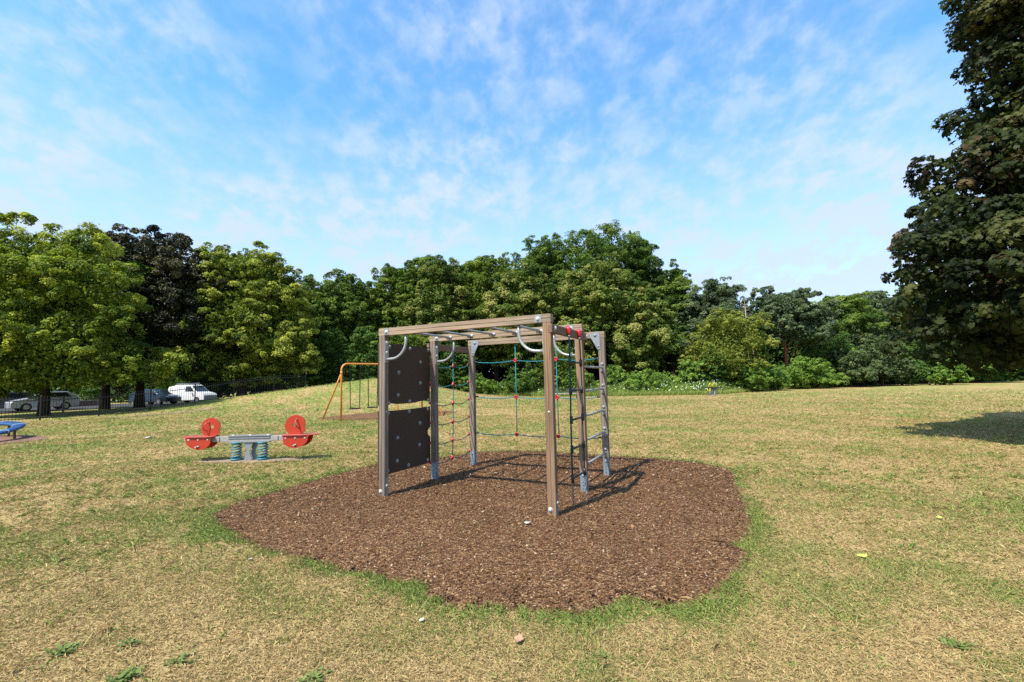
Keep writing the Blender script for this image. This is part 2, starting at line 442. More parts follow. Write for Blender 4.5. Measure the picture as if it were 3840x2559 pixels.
# ground sheet: polar grid round the viewpoint, out past the horizon
def build_ground():
    rs = np.concatenate([[.02], .35 * 1.0262 ** np.arange(290)])
    rs = rs[rs < 620]; rs = np.append(rs, 1500.0)
    th = np.concatenate([np.linspace(-62, 62, 560), np.linspace(62, 298, 90)[1:-1]]) * math.pi / 180
    Rr, T = np.meshgrid(rs, th, indexing='ij')
    x = Rr * np.sin(T); y = Rr * np.cos(T)
    z = gz(x, y)
    lu = lush(x.ravel(), y.ravel())
    nr, ntt = x.shape
    i, j = np.meshgrid(np.arange(nr - 1), np.arange(ntt), indexing='ij')
    j2 = (j + 1) % ntt
    q = np.stack([i * ntt + j, i * ntt + j2, (i + 1) * ntt + j2, (i + 1) * ntt + j], -1).reshape(-1, 4)[:, ::-1]
    vs = np.stack([x, y, z], -1).reshape(-1, 3)
    mt, n, p = new_mat('dry_lawn')
    a = N(n, 'ShaderNodeAttribute', attribute_name='lush')
    pos = N(n, 'ShaderNodeNewGeometry').outputs['Position']
    def mpos(scale, rot=0):
        k = N(n, 'ShaderNodeMapping'); k.inputs['Scale'].default_value = scale; k.inputs['Rotation'].default_value = (0, 0, rot)
        n.links.new(pos, k.inputs[0]); return k.outputs[0]
    n1 = noise(n, 1.0, 6, .72, mpos((9, 6.5, 9)))
    n2 = noise(n, 1.0, 4, .6, mpos((55, 38, 55)))
    n3 = noise(n, 1.0, 4, .6, mpos((.35, 1.6, 1), R_(12)))
    def mm(op, u, v):
        k = N(n, 'ShaderNodeMath', operation=op)
        for ii, w in enumerate((u, v)):
            if isinstance(w, (int, float)): k.inputs[ii].default_value = w
            else: n.links.new(w, k.inputs[ii])
        return k.outputs[0]
    f = mm('ADD', a.outputs['Fac'], mm('MULTIPLY', mm('SUBTRACT', n1.outputs[0], .5), .8))
    f = mm('ADD', f, mm('MULTIPLY', mm('SUBTRACT', n3.outputs[0], .5), .75))
    c = ramp(n, f, [(.0, tuple(STRAW * .76)), (.34, tuple((STRAW * .45 + STRAW2 * .55) * .80)), (.60, tuple(GREEN2 * .86)), (1.0, tuple(GREEN * .9))])
    sp = ramp(n, n2.outputs[0], [(.30, (.50, .48, .44)), (.52, (1, 1, 1)), (.75, (1.28, 1.25, 1.18))])
    c = mixc(n, .9, c, sp, 'MULTIPLY')
    n.links.new(c, p.inputs['Base Color']); p.inputs['Roughness'].default_value = .95; p.inputs['Specular IOR Level'].default_value = .08
    hsum = mm('ADD', n2.outputs[0], mm('MULTIPLY', n1.outputs[0], 1.5))
    bump(n, p, hsum, .8, .03)
    me = np_mesh('ground', vs, q.ravel(), np.arange(0, len(q) * 4, 4), np.full(len(q), 4), mt, {'lush': ('POINT', lu)}, True)
    o = link(bpy.data.objects.new('ground', me)); tag(o, kind='structure')
    return o
build_ground()

def jag(poly, seed, amp=.06, sub=14):
    """subdivide and roughen an outline"""
    rng = random.Random(seed); outp = []
    n = len(poly)
    for i in range(n):
        p0, p1, p2, p3 = (Vector(poly[(i + k) % n]) for k in (-1, 0, 1, 2))
        for s in range(sub):
            t = s / sub
            q = .5 * ((2 * p1) + (p2 - p0) * t + (2 * p0 - 5 * p1 + 4 * p2 - p3) * t * t + (3 * p1 - p0 - 3 * p2 + p3) * t ** 3)
            outp.append((q.x + rng.uniform(-amp, amp), q.y + rng.uniform(-amp, amp)))
    return outp
def sheet(name, poly, mat, lift, rings=24, amp=0.0, seed=1):
    P = np.array(poly); c = P.mean(0)
    vs = [np.array([[c[0], c[1]]])]
    Ps = (np.roll(P, 1, 0) + P + np.roll(P, -1, 0)) / 3
    for _ in range(12): Ps = (np.roll(Ps, 1, 0) + Ps + np.roll(Ps, -1, 0)) / 3
    for k in range(1, rings + 1):
        f = k / rings; w = f ** 8
        vs.append(c + (Ps - c) * f * (1 - w) + (P - c) * f * w)
    xy = np.concatenate(vs)
    edge_f = np.clip(-poly_dist(xy[:, 0], xy[:, 1], [tuple(q) for q in P]) / .35, 0, 1)
    z = gz(xy[:, 0], xy[:, 1]) + lift + amp * edge_f * (fbm(xy[:, 0], xy[:, 1], .9, seed, 4) - .3)
    n = len(P); fs = [(0, 1 + i, 1 + (i + 1) % n) for i in range(n)]
    for k in range(rings - 1):
        b = 1 + k * n
        fs += [(b + i, b + n + i, b + n + (i + 1) % n, b + (i + 1) % n) for i in range(n)]
    me = bpy.data.meshes.new(name); me.from_pydata(np.column_stack([xy, z]).tolist(), [], fs)
    me.polygons.foreach_set('use_smooth', [True] * len(fs)); me.materials.append(mat); me.update()
    o = link(bpy.data.objects.new(name, me)); tag(o, kind='structure')
    return o
def mulch_mat(name, dk, md, lt, tan, sc=1.0):
    mt, n, p = new_mat(name)
    v = mapping(n, (1, 1, 1), coord='Object')
    vo = N(n, 'ShaderNodeTexVoronoi'); vo.inputs['Scale'].default_value = 55 * sc; n.links.new(v, vo.inputs['Vector'])
    s = N(n, 'ShaderNodeSeparateColor'); n.links.new(vo.outputs['Color'], s.inputs[0])
    c = ramp(n, s.outputs[0], [(.05, dk), (.45, md), (.80, lt), (.97, tan)])
    nz = noise(n, 1.6, 4, .6, v); c2 = ramp(n, nz.outputs[0], [(.3, (.78, .76, .75)), (.7, (1.2, 1.17, 1.12))])
    c = mixc(n, .9, c, c2, 'MULTIPLY')
    n.links.new(c, p.inputs['Base Color']); p.inputs['Roughness'].default_value = .9; p.inputs['Specular IOR Level'].default_value = .15
    bump(n, p, vo.outputs['Distance'], .9, .02)
    return mt
M['mulch'] = mulch_mat('bark_mulch', (.055, .027, .013), (.140, .070, .032), (.22, .12, .052), (.38, .26, .13))
M['dirt'] = mulch_mat('dry_dirt', (.20, .14, .09), (.27, .19, .125), (.33, .24, .16), (.40, .31, .22), .7)
M['redmat'] = mulch_mat('worn_red_surface', (.13, .07, .05), (.19, .105, .075), (.24, .14, .10), (.30, .2, .14), .6)
MULCH = [(a, b - .07 if b < 3.6 else b) for a, b in MULCH]
MOUT = jag(MULCH, 3, .035)
sheet('mulch_bed', MOUT, M['mulch'], .010, 40, .045, 31)
sheet('swing_bed', jag(SWINGP, 5, .05, 8), M['mulch'], .012, 12, .02, 37)
sheet('worn_surface', jag(RINGP, 6, .05, 8), M['redmat'], .012, 12, .01, 38)
def ell(cx, cy, a, b, rz, n=14):
    return [(cx + a * math.cos(t) * math.cos(rz) - b * math.sin(t) * math.sin(rz), cy + a * math.cos(t) * math.sin(rz) + b * math.sin(t) * math.cos(rz)) for t in [2 * math.pi * k / n for k in range(n)]]
sheet('dirt_patch', jag(ell(-5.42, 9.80, 1.30, .30, R_(-4)), 8, .05, 8), M['dirt'], .008, 10, .01, 39)
sheet('dirt_path', jag(ell(-20.3, 27.0, 2.7, .62, R_(38)), 9, .10, 8), M['dirt'], .014, 10, .01, 40)
# small dark stain beside the seesaw
# road and pavement beyond the railing
def strip(name, pts_a, pts_b, mat, lift):
    vs = []; fs = []
    for (a, b) in zip(pts_a, pts_b):
        vs += [(a[0], a[1], gz1(*a) * .0 + lift), (b[0], b[1], lift)]
    for i in range(len(pts_a) - 1): fs.append((2 * i, 2 * i + 2, 2 * i + 3, 2 * i + 1))
    me = bpy.data.meshes.new(name); me.from_pydata(vs, [], fs); me.materials.append(mat); me.update()
    o = link(bpy.data.objects.new(name, me)); return tag(o, kind='structure')
M['asphalt'] = plain('asphalt', (.055, .055, .056), .9, 0, .25, 30, .2)
M['pave'] = plain('pavement', (.30, .28, .26), .85, 0, .15, 12, .2)
strip('road', [(-80, 33), (-38, 33.5), (-24, 52), (-20, 62)], [(-80, 48), (-44, 46.5), (-36, 56), (-33, 64)], M['asphalt'], .075)

# ------------------------------------------------------------------ the climbing frame
CF = empty('climbing_frame', (-.166, 6.950, 0.0), R_(-25.9),
           'large timber climbing frame with nets, dark panels and rope ladder on bark mulch', 'climbing frame')
HW = .05; TOP = 2.30; BT = .10
_cap = MB().ball((0, 0, 0), .021, 10, 4, True, (1, 1, .75))
_cap.add([(.026 * math.cos(t), .026 * math.sin(t), 0.0) for t in [k * math.pi / 5 for k in range(10)]] + [(.021 * math.cos(t), .021 * math.sin(t), .004) for t in [k * math.pi / 5 for k in range(10)]],
         [(i, (i + 1) % 10, 10 + (i + 1) % 10, 10 + i) for i in range(10)], True)
CAPW = _cap.mesh('bolt_cap', 'cap'); CAPG = _cap.mesh('bolt_cap', 'capgrey')
DIRS = {'-y': Vector((0, -1, 0)), '+y': Vector((0, 1, 0)), '-x': Vector((-1, 0, 0)), '+x': Vector((1, 0, 0)), '+z': Vector((0, 0, 1))}
def cap(parent, loc, d, me=None, s=1.0):
    o = bpy.data.objects.new('bolt_cap', me or CAPW)
    o.location = loc; o.rotation_euler = DIRS[d].to_track_quat('Z', 'Y').to_euler(); o.scale = (s, s, s)
    return link(o, parent)
def post_poly(hx, hy, g=.0035, dp=.005, ch=.005):
    """square section with a shallow groove down the middle of the -y and +x faces and chamfered corners"""
    return [(-hx + ch, -hy), (-g, -hy), (-g, -hy + dp), (g, -hy + dp), (g, -hy), (hx - ch, -hy), (hx, -hy + ch),
            (hx, -g), (hx - dp, -g), (hx - dp, g), (hx, g), (hx, hy - ch), (hx - ch, hy), (-hx + ch, hy), (-hx, hy - ch), (-hx, -hy + ch)]
XS = (-1.228, 1.228); YS = (-1.186, 0.0, 1.190)
HX, HY = .050, .042
posts = {}
for ix, X in enumerate(XS):
    for iy, Y in enumerate(YS):
        z0 = -.02 if iy == 0 else .285
        mt = 'post_brown' if (ix == 1 and iy == 0) or (ix == 1 and iy == 1) else 'post_grey'
        p = MB().prism(post_poly(HX, HY), z0, TOP - BT, 2, (X, Y, 0)).build('post', mt, CF)
        posts[ix, iy] = p
        if iy > 0:     # galvanised foot
            f = MB().box((X, Y - HY + .004, .14), (.086, .006, .33)).box((X + HX - .010, Y, .14), (.006, .07, .33)).box((X - HX + .010, Y, .14), (.006, .07, .33))
            f.box((X, Y + .034, .10), (.084, .006, .24))
            fo = f.build('foot_bracket', 'foot', p)
            for zz_ in (.06, .105, .15): MB().tube([(X, Y - HY - .0005, zz_), (X, Y - HY + .003, zz_)], .008, 8).build('bracket_hole', 'groove', p)
            cap(p, (X, Y - HY, .235), '-y', CAPG, .8)
            cap(p, (X + HX - .006, Y, .27), '+x', CAPG, .8)
        else:
            MB().box((X + HX + .0015, Y + .004, .14), (.004, .05, .24)).build('foot_strip', 'galv', p)
            cap(p, (X - .018, Y - HY, .085), '-y', None, 1.15)
            cap(p, (X + HX + .003, Y, .16), '+x', None, 1.0)
            cap(p, (X - HX, Y, .22), '-x')
        cap(p, (X - HX, Y, 1.95), '-x', None, .8)
# small nails / caps on the posts
for (ix, iy, z, d) in ((1, 0, 1.17, '-y'), (0, 2, 1.18, '-y'), (0, 0, 1.15, '+x'), (0, 0, 1.2, '-x'), (0, 0, 1.05, '-x'), (0, 1, 1.2, '+x')):
    X, Y = XS[ix], YS[iy]
    off = DIRS[d] * (HY if 'y' in d else HX)
    cap(posts[ix, iy], (X + off.x, Y + off.y, z), d, None, .55)
beams = []
for iy, Y in enumerate(YS):
    y0 = HY + .002
    g = .0035; dp = .006; z0 = TOP - BT + .001; z1 = TOP; zm = (z0 + z1) / 2
    sec = [(Y - y0, z0), (Y + y0, z0), (Y + y0, zm - g), (Y + y0 - dp, zm - g), (Y + y0 - dp, zm + g), (Y + y0, zm + g), (Y + y0, z1), (Y - y0, z1),
           (Y - y0, zm + g), (Y - y0 + dp, zm + g), (Y - y0 + dp, zm - g), (Y - y0, zm - g)]
    b = MB().prism(sec, XS[0] - HX - .003, XS[1] + HX + .003, 0).build('top_beam', 'beam', CF)
    beams.append(b)
    fy = Y - y0
    if iy < 2:
        for X, s in ((XS[0], 1), (XS[1], -1)):
            cx = X + s * (.085 if s > 0 else .105)
            MB().box((cx, fy - .0025, (z0 + z1) / 2), (.085, .004, BT - .012)).build('joint_plate', 'galv', b)
            cap(b, (cx, fy - .004, (z0 + z1) / 2 - .005), '-y', None, 1.2)
    else:
        for X, s in ((XS[0], 1), (XS[1], -1)):
            a = X + s * HX
            tri = [(a - s * .03, TOP - .01), (a + s * .13, TOP - .01), (a + s * .13, TOP - .07), (a + s * .012, TOP - .29), (a - s * .03, TOP - .29)]
            if s < 0: tri = tri[::-1]
            MB().prism(tri, fy - .007, fy - .002, 1).build('corner_bracket', 'galv', b)
            cap(b, (a + s * .045, fy - .007, TOP - .06), '-y', CAPG, 1.2)
            cap(b, (a + s * .0, fy - .007, TOP - .24), '-y', CAPG, .8)
# monkey bars between the first two beams
for X in (-.905, -.515, -.125, .262, .648, 1.03):
    t = MB().tube([(X, YS[0] + HY, 2.245), (X, YS[1] - HY, 2.245)], .0165, 10)
    t.box((X, YS[1] - HY - .006, 2.245), (.10, .008, .045)).box((X, YS[0] + HY + .006, 2.245), (.10, .008, .045))
    mb = t.build('monkey_bar', 'tube', CF)
    cap(mb, (X + .035, YS[1] - HY - .01, 2.245), '-y', None, .95); cap(mb, (X - .035, YS[1] - HY - .01, 2.245), '-y', CAPG, .8)
# curved grab tubes from beam to post
for iy in (0, 1):
    for X, s in ((XS[0], 1), (XS[1], -1)):
        a = X + s * HX; L = .335 if s > 0 else .325
        path = [(a - s * .002, YS[iy], 1.870), (a + s * .09, YS[iy], 1.874)]
        for k in range(1, 12):
            t = math.pi / 2 * k / 11
            path.append((a + s * (.09 + (L - .09) * math.sin(t)), YS[iy], 1.874 + .235 * (1 - math.cos(t))))
        path.append((a + s * L, YS[iy], 2.204))
        t = MB().tube(path, .019, 12)
        t.box((a + s * .002, YS[iy], 1.98), (.006, .075, .30))
        gt = t.build('grab_tube', 'tube', CF)
        dn = '+x' if s > 0 else '-x'
        cap(gt, (a + s * .005, YS[iy] - .004, 2.10), dn, None, 1.1); cap(gt, (a + s * .005, YS[iy] - .004, 1.965), dn, None, 1.1)
# cross beams on the outer faces
xb = MB().box((XS[1] + HX + .026, -.64, 2.118), (.050, 1.36, .10)).build('cross_beam', 'cross', CF, .004)
for Y in (-1.215, 0.01): cap(xb, (XS[1] + HX + .051, Y, 2.125), '+x', None, 1.25)
xb2 = MB().box((XS[0] - HX - .026, .62, 2.118), (.050, 1.36, .10)).build('cross_beam', 'cross', CF, .004)
# dark climbing panels on the left
PX = XS[0] - HX - .0115
def panel(zlo, zhi, bite, holds):
    y0, y1 = -1.225, -.045
    pts = []
    def edge(p, q, f=None, n=1):
        for k in range(n): pts.append((p[0] + (q[0] - p[0]) * k / n, p[1] + (q[1] - p[1]) * k / n + (f(k / n) if f else 0)))
    top_f = (lambda t: -.012 * math.sin(t * math.pi)) if bite else None
    bot_f = (lambda t: .020 * max(0, math.sin(t * math.pi * 3)) ) if not bite else None
    edge((y0, zlo), (y1, zlo), bot_f, 24)
    if bite:
        zc = zlo + .48
        edge((y1, zlo), (y1, zc - .07))
        for k in range(9):
            t = math.pi * k / 8
            pts.append((y1 - .07 * math.sin(t), zc - .07 * math.cos(t)))
    edge((y1, zc + .07 if bite else zlo), (y1, zhi), None, 2)
    edge((y1, zhi), (y0, zhi), top_f, 16)
    edge((y0, zhi), (y0, zlo))
    o = MB().prism(pts, PX - .009, PX + .009, 0).build('climbing_panel', 'panel', CF)
    for (y, z) in holds: cap(o, (PX + .009, y, z), '+x', CAPG, 1.25)
    for z in (zlo + .05, zhi - .05):
        for y in (-1.186, -.09): cap(o, (PX - .009, y, z), '-x', CAPW, 1.0)
    return o
panel(1.235, 2.105, False, [(-1.007, 2.062), (-.547, 2.059), (-.085, 2.059), (-.287, 1.858), (-.805, 1.693), (-.296, 1.533), (-.82, 1.364), (-.557, 1.263), (-1.026, 1.261), (-.094, 1.26)])
panel(.275, 1.158, True, [(-1.033, 1.116), (-.567, 1.111), (-.105, 1.12), (-.311, .917), (-.83, .751), (-.321, .588), (-.841, .427), (-.587, .325), (-1.046, .321), (-.115, .323)])
# left net: one upright rope, six sagging cross ropes
NX = XS[0] - HX - .012
netl = MB().tube([(NX, .655, 2.08), (NX, .652, 1.5), (NX, .64, .9), (NX + .0, .60, .27)], .0078, 8).build('climbing_net', 'rope', CF)
MB().ball((NX - .006, .655, 2.115), .032, 10, 6, None, (.8, 1, 1.25)).build('rope_cup', 'red', netl)
for k, (zp2, zc, zp3) in enumerate(((1.828, 1.815, 1.851), (1.519, 1.495, 1.536), (1.209, 1.172, 1.220), (.895, .858, .906), (.577, .546, .588), (.268, .250, .282))):
    yc = .655 - .012 * k
    path = []
    for (ya, za, yb, zb) in ((-.02, zp2, yc, zc), (yc, zc, 1.18, zp3)):
        for s in range(8):
            t = s / 8; path.append((NX, ya + (yb - ya) * t, za + (zb - za) * t - .045 * math.sin(math.pi * t)))
    path.append((NX, 1.18, zp3))
    MB().tube(path, .0072, 8).build('net_rope', 'rope' if k < 2 else 'roped', netl)
    kn = MB().ball((NX, yc, zc), .030, 10, 6, None, (.8, 1, .8)).tube([(NX, yc, zc - .04), (NX, yc, zc + .04)], .017, 8)
    kn.build('rope_knuckle', 'red', netl)
    for y, z in ((-.03, zp2), (1.155, zp3)):
        MB().ball((NX + .002, y, z), .027, 10, 5, None, (.9, 1.35, .9)).build('rope_cup', 'red', netl)
# rear net: three cross ropes, two uprights
NY = YS[2] - .0
netr = MB().tube([(-.335, NY, 2.2), (-.333, NY, 1.2), (-.337, NY, .60)], .0082, 8).build('climbing_net', 'rope', CF)
MB().tube([(.431, NY, 2.2), (.433, NY, 1.2), (.440, NY, .585)], .0082, 8).build('net_rope', 'rope', netr)
for (z, zc1, zc2, zr) in ((1.894, 1.893, 1.884, 1.866), (1.262, 1.251, 1.239, 1.245), (.607, .605, .595, .597)):
    path = []
    P = [(-1.18, z), (-.335, zc1), (.434, zc2), (1.18, zr)]
    for (xa, za), (xb_, zb) in zip(P[:-1], P[1:]):
        for s in range(8):
            t = s / 8; path.append((xa + (xb_ - xa) * t, NY, za + (zb - za) * t - .028 * math.sin(math.pi * t)))
    path.append((1.18, NY, zr))
    MB().tube(path, .0080, 8).build('net_rope', 'rope', netr)
    for xk, zk in ((-.335, zc1), (.434, zc2)):
        ring = [(xk + .026 * math.cos(t), NY - .012, zk + .026 * math.sin(t)) for t in [2 * math.pi * k / 14 for k in range(14)]]
        MB().tube(ring, .011, 8, False, True).ball((xk, NY, zk), .024, 8, 5, None, (1, .8, 1)).build('rope_knuckle', 'red', netr)
    for xk, zk in ((-1.14, z), (1.15, zr)):
        MB().tube([(xk - .035, NY, zk), (xk + .035, NY, zk)], .014, 8).build('rope_sleeve', 'black', netr)
# steel ladder rungs on the right
for z in (1.715, 1.375, 1.030, .692, .366):
    t = MB().tube([(XS[1], YS[1] + HY, z - .004), (XS[1], YS[2] - HY - .004, z)], .0165, 10)
    for Y in (YS[2] - HY - .005, YS[1] + HY + .005): t.box((XS[1], Y, z), (.040, .006, .15))
    rg = t.build('ladder_rung', 'tube', CF)
    for dz in (.055, -.055): cap(rg, (XS[1], YS[2] - HY - .009, z + dz), '-y', CAPG, 1.1)
# rope ladder on the right
LX = XS[1] + HX + .075
rl = MB().tube([(LX, -.800, 2.08), (LX, -.815, 1.5), (LX, -.845, .9), (LX, -.850, .30)], .0105, 8)
rl = rl.build('rope_ladder', 'roped', CF)
MB().tube([(LX, -.384, 2.08), (LX, -.365, 1.5), (LX, -.385, .9), (LX, -.372, .30)], .0105, 8).build('side_rope', 'roped', rl)
for k, z in enumerate((1.745, 1.397, 1.047, .703, .358)):
    ya = -.805 - .009 * k; yb = -.368 - .003 * (k % 2)
    r_ = MB().tube([(LX, ya - .01, z), (LX, yb + .01, z)], .0125, 10)
    for y in (ya, yb): r_.tube([(LX, y, z - .045), (LX, y, z + .045)], .019, 10)
    r_.build('rung', 'black', rl)
for y in (-.800, -.384):
    MB().tube([(LX - .03, y, 2.165), (LX - .002, y, 2.150), (LX, y, 2.10), (LX, y, 2.078)], [.034, .036, .024, .017], 12).build('rope_cup', 'red', rl)
    MB().ball((LX, y, 2.073), .016, 8, 5).build('collar', 'cap', rl)
def chain(parent, p0, p1, link_l=.045, r=.0045, w=.012, name='chain', mat='chain'):
    p0, p1 = Vector(p0), Vector(p1); d = p1 - p0; L = d.length; n = max(2, int(L / (link_l * .75))); d.normalize()
    a = d.cross(Vector((0, 1, 0)) if abs(d.y) < .8 else Vector((1, 0, 0))).normalized(); b = d.cross(a)
    mb = MB()
    for i in range(n):
        c = p0 + d * (L * (i + .5) / n); s = a if i % 2 else b
        mb.tube([c + s * (w * math.cos(t)) + d * (link_l / 2 * math.sin(t)) for t in [2 * math.pi * k / 8 for k in range(8)]], r, 5, False, True)
    return mb.build(name, mat, parent)
chain(rl, (LX, -.850, .31), (LX - .01, -.815, -.01))
chain(rl, (LX, -.372, .31), (LX + .03, -.395, -.01))

# ------------------------------------------------------------------ spring seesaw
SS = empty('spring_seesaw', (-5.56, 9.86, 0), R_(-1.0), 'red two seat spring seesaw on coil springs over a dirt strip', 'seesaw')
bm = MB().box((-.02, 0, .452), (2.0, .10, .105)).build('beam', 'whitewood', SS, .006)
t = MB().box((.005, 0, .515), (.89, .14, .018)).box((.005, 0, .393), (.89, .16, .022)).box((.005, -.058, .47), (.88, .012, .02))
pl_ = t.build('centre_plate', 'galv', SS)
for x in (-.36, 0.0, .38): cap(pl_, (x, 0, .524), '+z', None, 1.2)
for x in (-.62, .62): MB().box((x, -.052, .452), (.012, .004, .09)).build('beam_joint', 'groove', bm)
sup = MB().prism([(-.085, .0), (.085, .0), (.03, .17), (.03, .20), (.105, .382), (-.105, .382), (-.03, .20), (-.055, .17)][::1], -.055, -.045, 1, (-.005, 0, 0))
sup.prism([(-.085, .0), (.085, .0), (.03, .17), (.03, .20), (.105, .382), (-.105, .382), (-.03, .20), (-.055, .17)], .045, .055, 1, (.06, 0, 0))
sup.box((.03, 0, .185), (.05, .10, .03))
sup.build('support_plate', 'galv', SS)
for x in (-.285, .275):
    path = []; turns = 6
    for k in range(turns * 14 + 1):
        tt = 2 * math.pi * k / 14; z = .05 + .315 * k / (turns * 14)
        path.append((x + .092 * math.cos(tt), .092 * math.sin(tt), z))
    sp = MB().tube(path, .0125, 7).build('coil_spring', 'teal', SS)
    t = MB()
    for zz_ in (.035, .372):
        t.tube([(x + .10 * math.cos(q), .10 * math.sin(q), zz_) for q in [2 * math.pi * k / 16 for k in range(16)]], .016, 7, False, True)
        t.box((x, 0, zz_), (.22, .05, .014)).box((x, 0, zz_), (.05, .22, .014))
    t.build('spring_clamp', 'teal', sp)
def seat_end(s):
    """s=-1 left end, +1 right end"""
    x0 = .72 * s; xt = 1.485 * s
    pts = [(.72 * s, -.12), (.80 * s, -.165), (1.20 * s, -.165), (1.40 * s, -.09), (xt, 0), (1.40 * s, .09), (1.20 * s, .165), (.80 * s, .165), (.72 * s, .12)]
    if s < 0: pts = pts[::-1]
    MB().prism(pts, .508, .526, 2).build('seat_board', 'seesaw_board', SS, .004)
    # hull: two side plates under the board
    cx = 1.02 * s
    for y in (-.135, .105):
        hp = [(cx + .285 * s, .507)]
        for k in range(17):
            a = math.pi * k / 16
            hp.append((cx + .262 * math.cos(a) * s - .02 * s * math.sin(a), .47 - .215 * math.sin(a) ** .85))
        hp.append((cx - .275 * s, .507))
        if s < 0: hp = hp[::-1]
        h = MB().prism(hp, y, y + .016, 1).build('side_plate', 'seesaw_red', SS)
        if y < 0:
            for dx in (-.20, 0, .20): cap(h, (cx + dx, y, .455), '-y', None, .85)
            MB().tube([(cx - .02, y, .315), (cx + .015, y - .10, .318)], .016, 10).tube([(cx - .045, y - .005, .302), (cx + .03, y - .005, .33)], .012, 8).build('foot_peg', 'cap', h)
    # face disc with an eye hole
    dx, dz = (-.845, .695) if s < 0 else (.965, .705)
    rx, rz = (.205, .205) if s < 0 else (.228, .215)
    n = 40; outer = []; inner = []
    ex, ez = (.025, .02) if s < 0 else (-.022, .018)
    for k in range(n):
        a = 2 * math.pi * k / n
        x, z = rx * math.cos(a), rz * math.sin(a)
        if s < 0 and k in (38, 39, 0): x -= (.012, .035, .008)[(38, 39, 0).index(k)]
        z = max(z, .527 - dz)
        if z <= .5275 - dz: x = max(-.185, min(.185, x))
        if s > 0: x = min(x, .195)
        outer.append((dx + x, dz + z)); inner.append((dx + ex + .042 * math.cos(a), dz + ez + .042 * math.sin(a)))
    vs = []
    for y in (-.012, .012):
        vs += [(x, y, z) for x, z in outer] + [(x, y, z) for x, z in inner]
    fs = []
    for k in range(n):
        k2 = (k + 1) % n
        fs += [(k, k2, n + k2, n + k), (2 * n + k2, 2 * n + k, 3 * n + k, 3 * n + k2), (k2, k, 2 * n + k, 2 * n + k2), (n + k, n + k2, 3 * n + k2, 3 * n + k)]
    d = MB(); d.add(vs, fs); d = d.build('face_disc', 'seesaw_red', SS)
    for sy in (-1, 1):
        hx = dx + (-.065 if s < 0 else .085); hz = dz
        if s < 0: P = [(hx + .03, .012, hz + .115), (hx + .01, .07, hz + .10), (hx - .045, .10, hz + .02), (hx - .03, .07, hz - .045), (hx - .02, .012, hz - .055)]
        else: P = [(hx - .055, .012, hz + .125), (hx - .06, .075, hz + .105), (hx - .045, .105, hz + .03), (hx - .015, .075, hz - .04), (hx - .005, .012, hz - .055)]
        P = [(x, y * sy, z) for x, y, z in P]
        MB().tube(P, .012, 8).ball((P[0][0], sy * .014, P[0][2]), .019, 8, 4).ball((P[-1][0], sy * .014, P[-1][2]), .019, 8, 4).build('handle', 'seesaw_board', d)
seat_end(-1); seat_end(1)

# ------------------------------------------------------------------ swing frame and its two swings
A1 = Vector((-7.33, 19.80, 0)); bd = Vector((.712, .702, 0)); nd = Vector((-.702, .712, 0)); HB = 2.44; Lb = 4.05
SW = empty('swing_set', A1, 0.0, 'orange tubular swing frame standing behind the climbing frame', 'swing set')
def rel(v): return tuple(Vector(v) - A1)
p0 = A1; p1 = A1 + bd * Lb
z_at = lambda p: gz1(p.x, p.y)
path = [p0 + Vector((0, 0, z_at(p0) - .05)), p0 + Vector((0, 0, HB - .28))]
for k in range(1, 8):
    a = math.pi / 2 * k / 7; path.append(p0 + bd * (.26 * (1 - math.cos(a))) + Vector((0, 0, HB - .28 + .28 * math.sin(a))))
for k in range(7, 0, -1):
    a = math.pi / 2 * k / 7; path.append(p1 - bd * (.26 * (1 - math.cos(a))) + Vector((0, 0, HB - .28 + .28 * math.sin(a))))
path += [p1 + Vector((0, 0, HB - .28)), p1 + Vector((0, 0, z_at(p1) - .05))]
MB().tube([rel(q) for q in path], .040, 12).build('frame_tube', 'orange', SW)
for top, base in ((p0 + Vector((0, 0, HB - .40)), p0 + nd * 1.95), (p1 + Vector((0, 0, HB - .40)), p1 - nd * 1.75), (p0 + bd * 2.06 + Vector((0, 0, HB - .03)), p0 + bd * 1.98 - nd * 1.55)):
    base = Vector((base.x, base.y, gz1(base.x, base.y) - .05))
    MB().tube([rel(top), rel(base)], .037, 12).build('brace', 'orange', SW)
mp0 = p0 + bd * 2.06
MB().tube([rel(mp0 + Vector((0, 0, HB - .03))), rel((mp0.x, mp0.y, gz1(mp0.x, mp0.y) - .05))], .037, 12).build('middle_post', 'orange', SW)
MB().tube([rel(p0 + Vector((0, 0, HB - .44))), rel(p0 + Vector((0, 0, HB - .34)))], .050, 12).build('joint_sleeve', 'orange', SW)
def swing(L, label, sway):
    c = p0 + bd * L
    s = empty('swing', (c.x, c.y, 0), math.atan2(bd.y, bd.x), label, 'swing', 'swings hanging from the orange frame')
    st = MB().box((0, sway, .50), (.45, .18, .05)).build('seat', 'rubber', s, .01)
    for sx in (-1, 1):
        chain(s, (sx * .245, 0, HB - .03), (sx * .205, sway, .51), .07, .009, .018, 'chain', 'rubber')
        MB().tube([(sx * .245, 0, HB - .10), (sx * .245, 0, HB - .035)], .018, 8).build('hanger', 'galv', s)
    return s
swing(.62, 'black rubber swing on chains nearest the bent corner of the orange frame', 0)
swing(1.47, 'black rubber swing half hidden behind the front left timber post', .03)

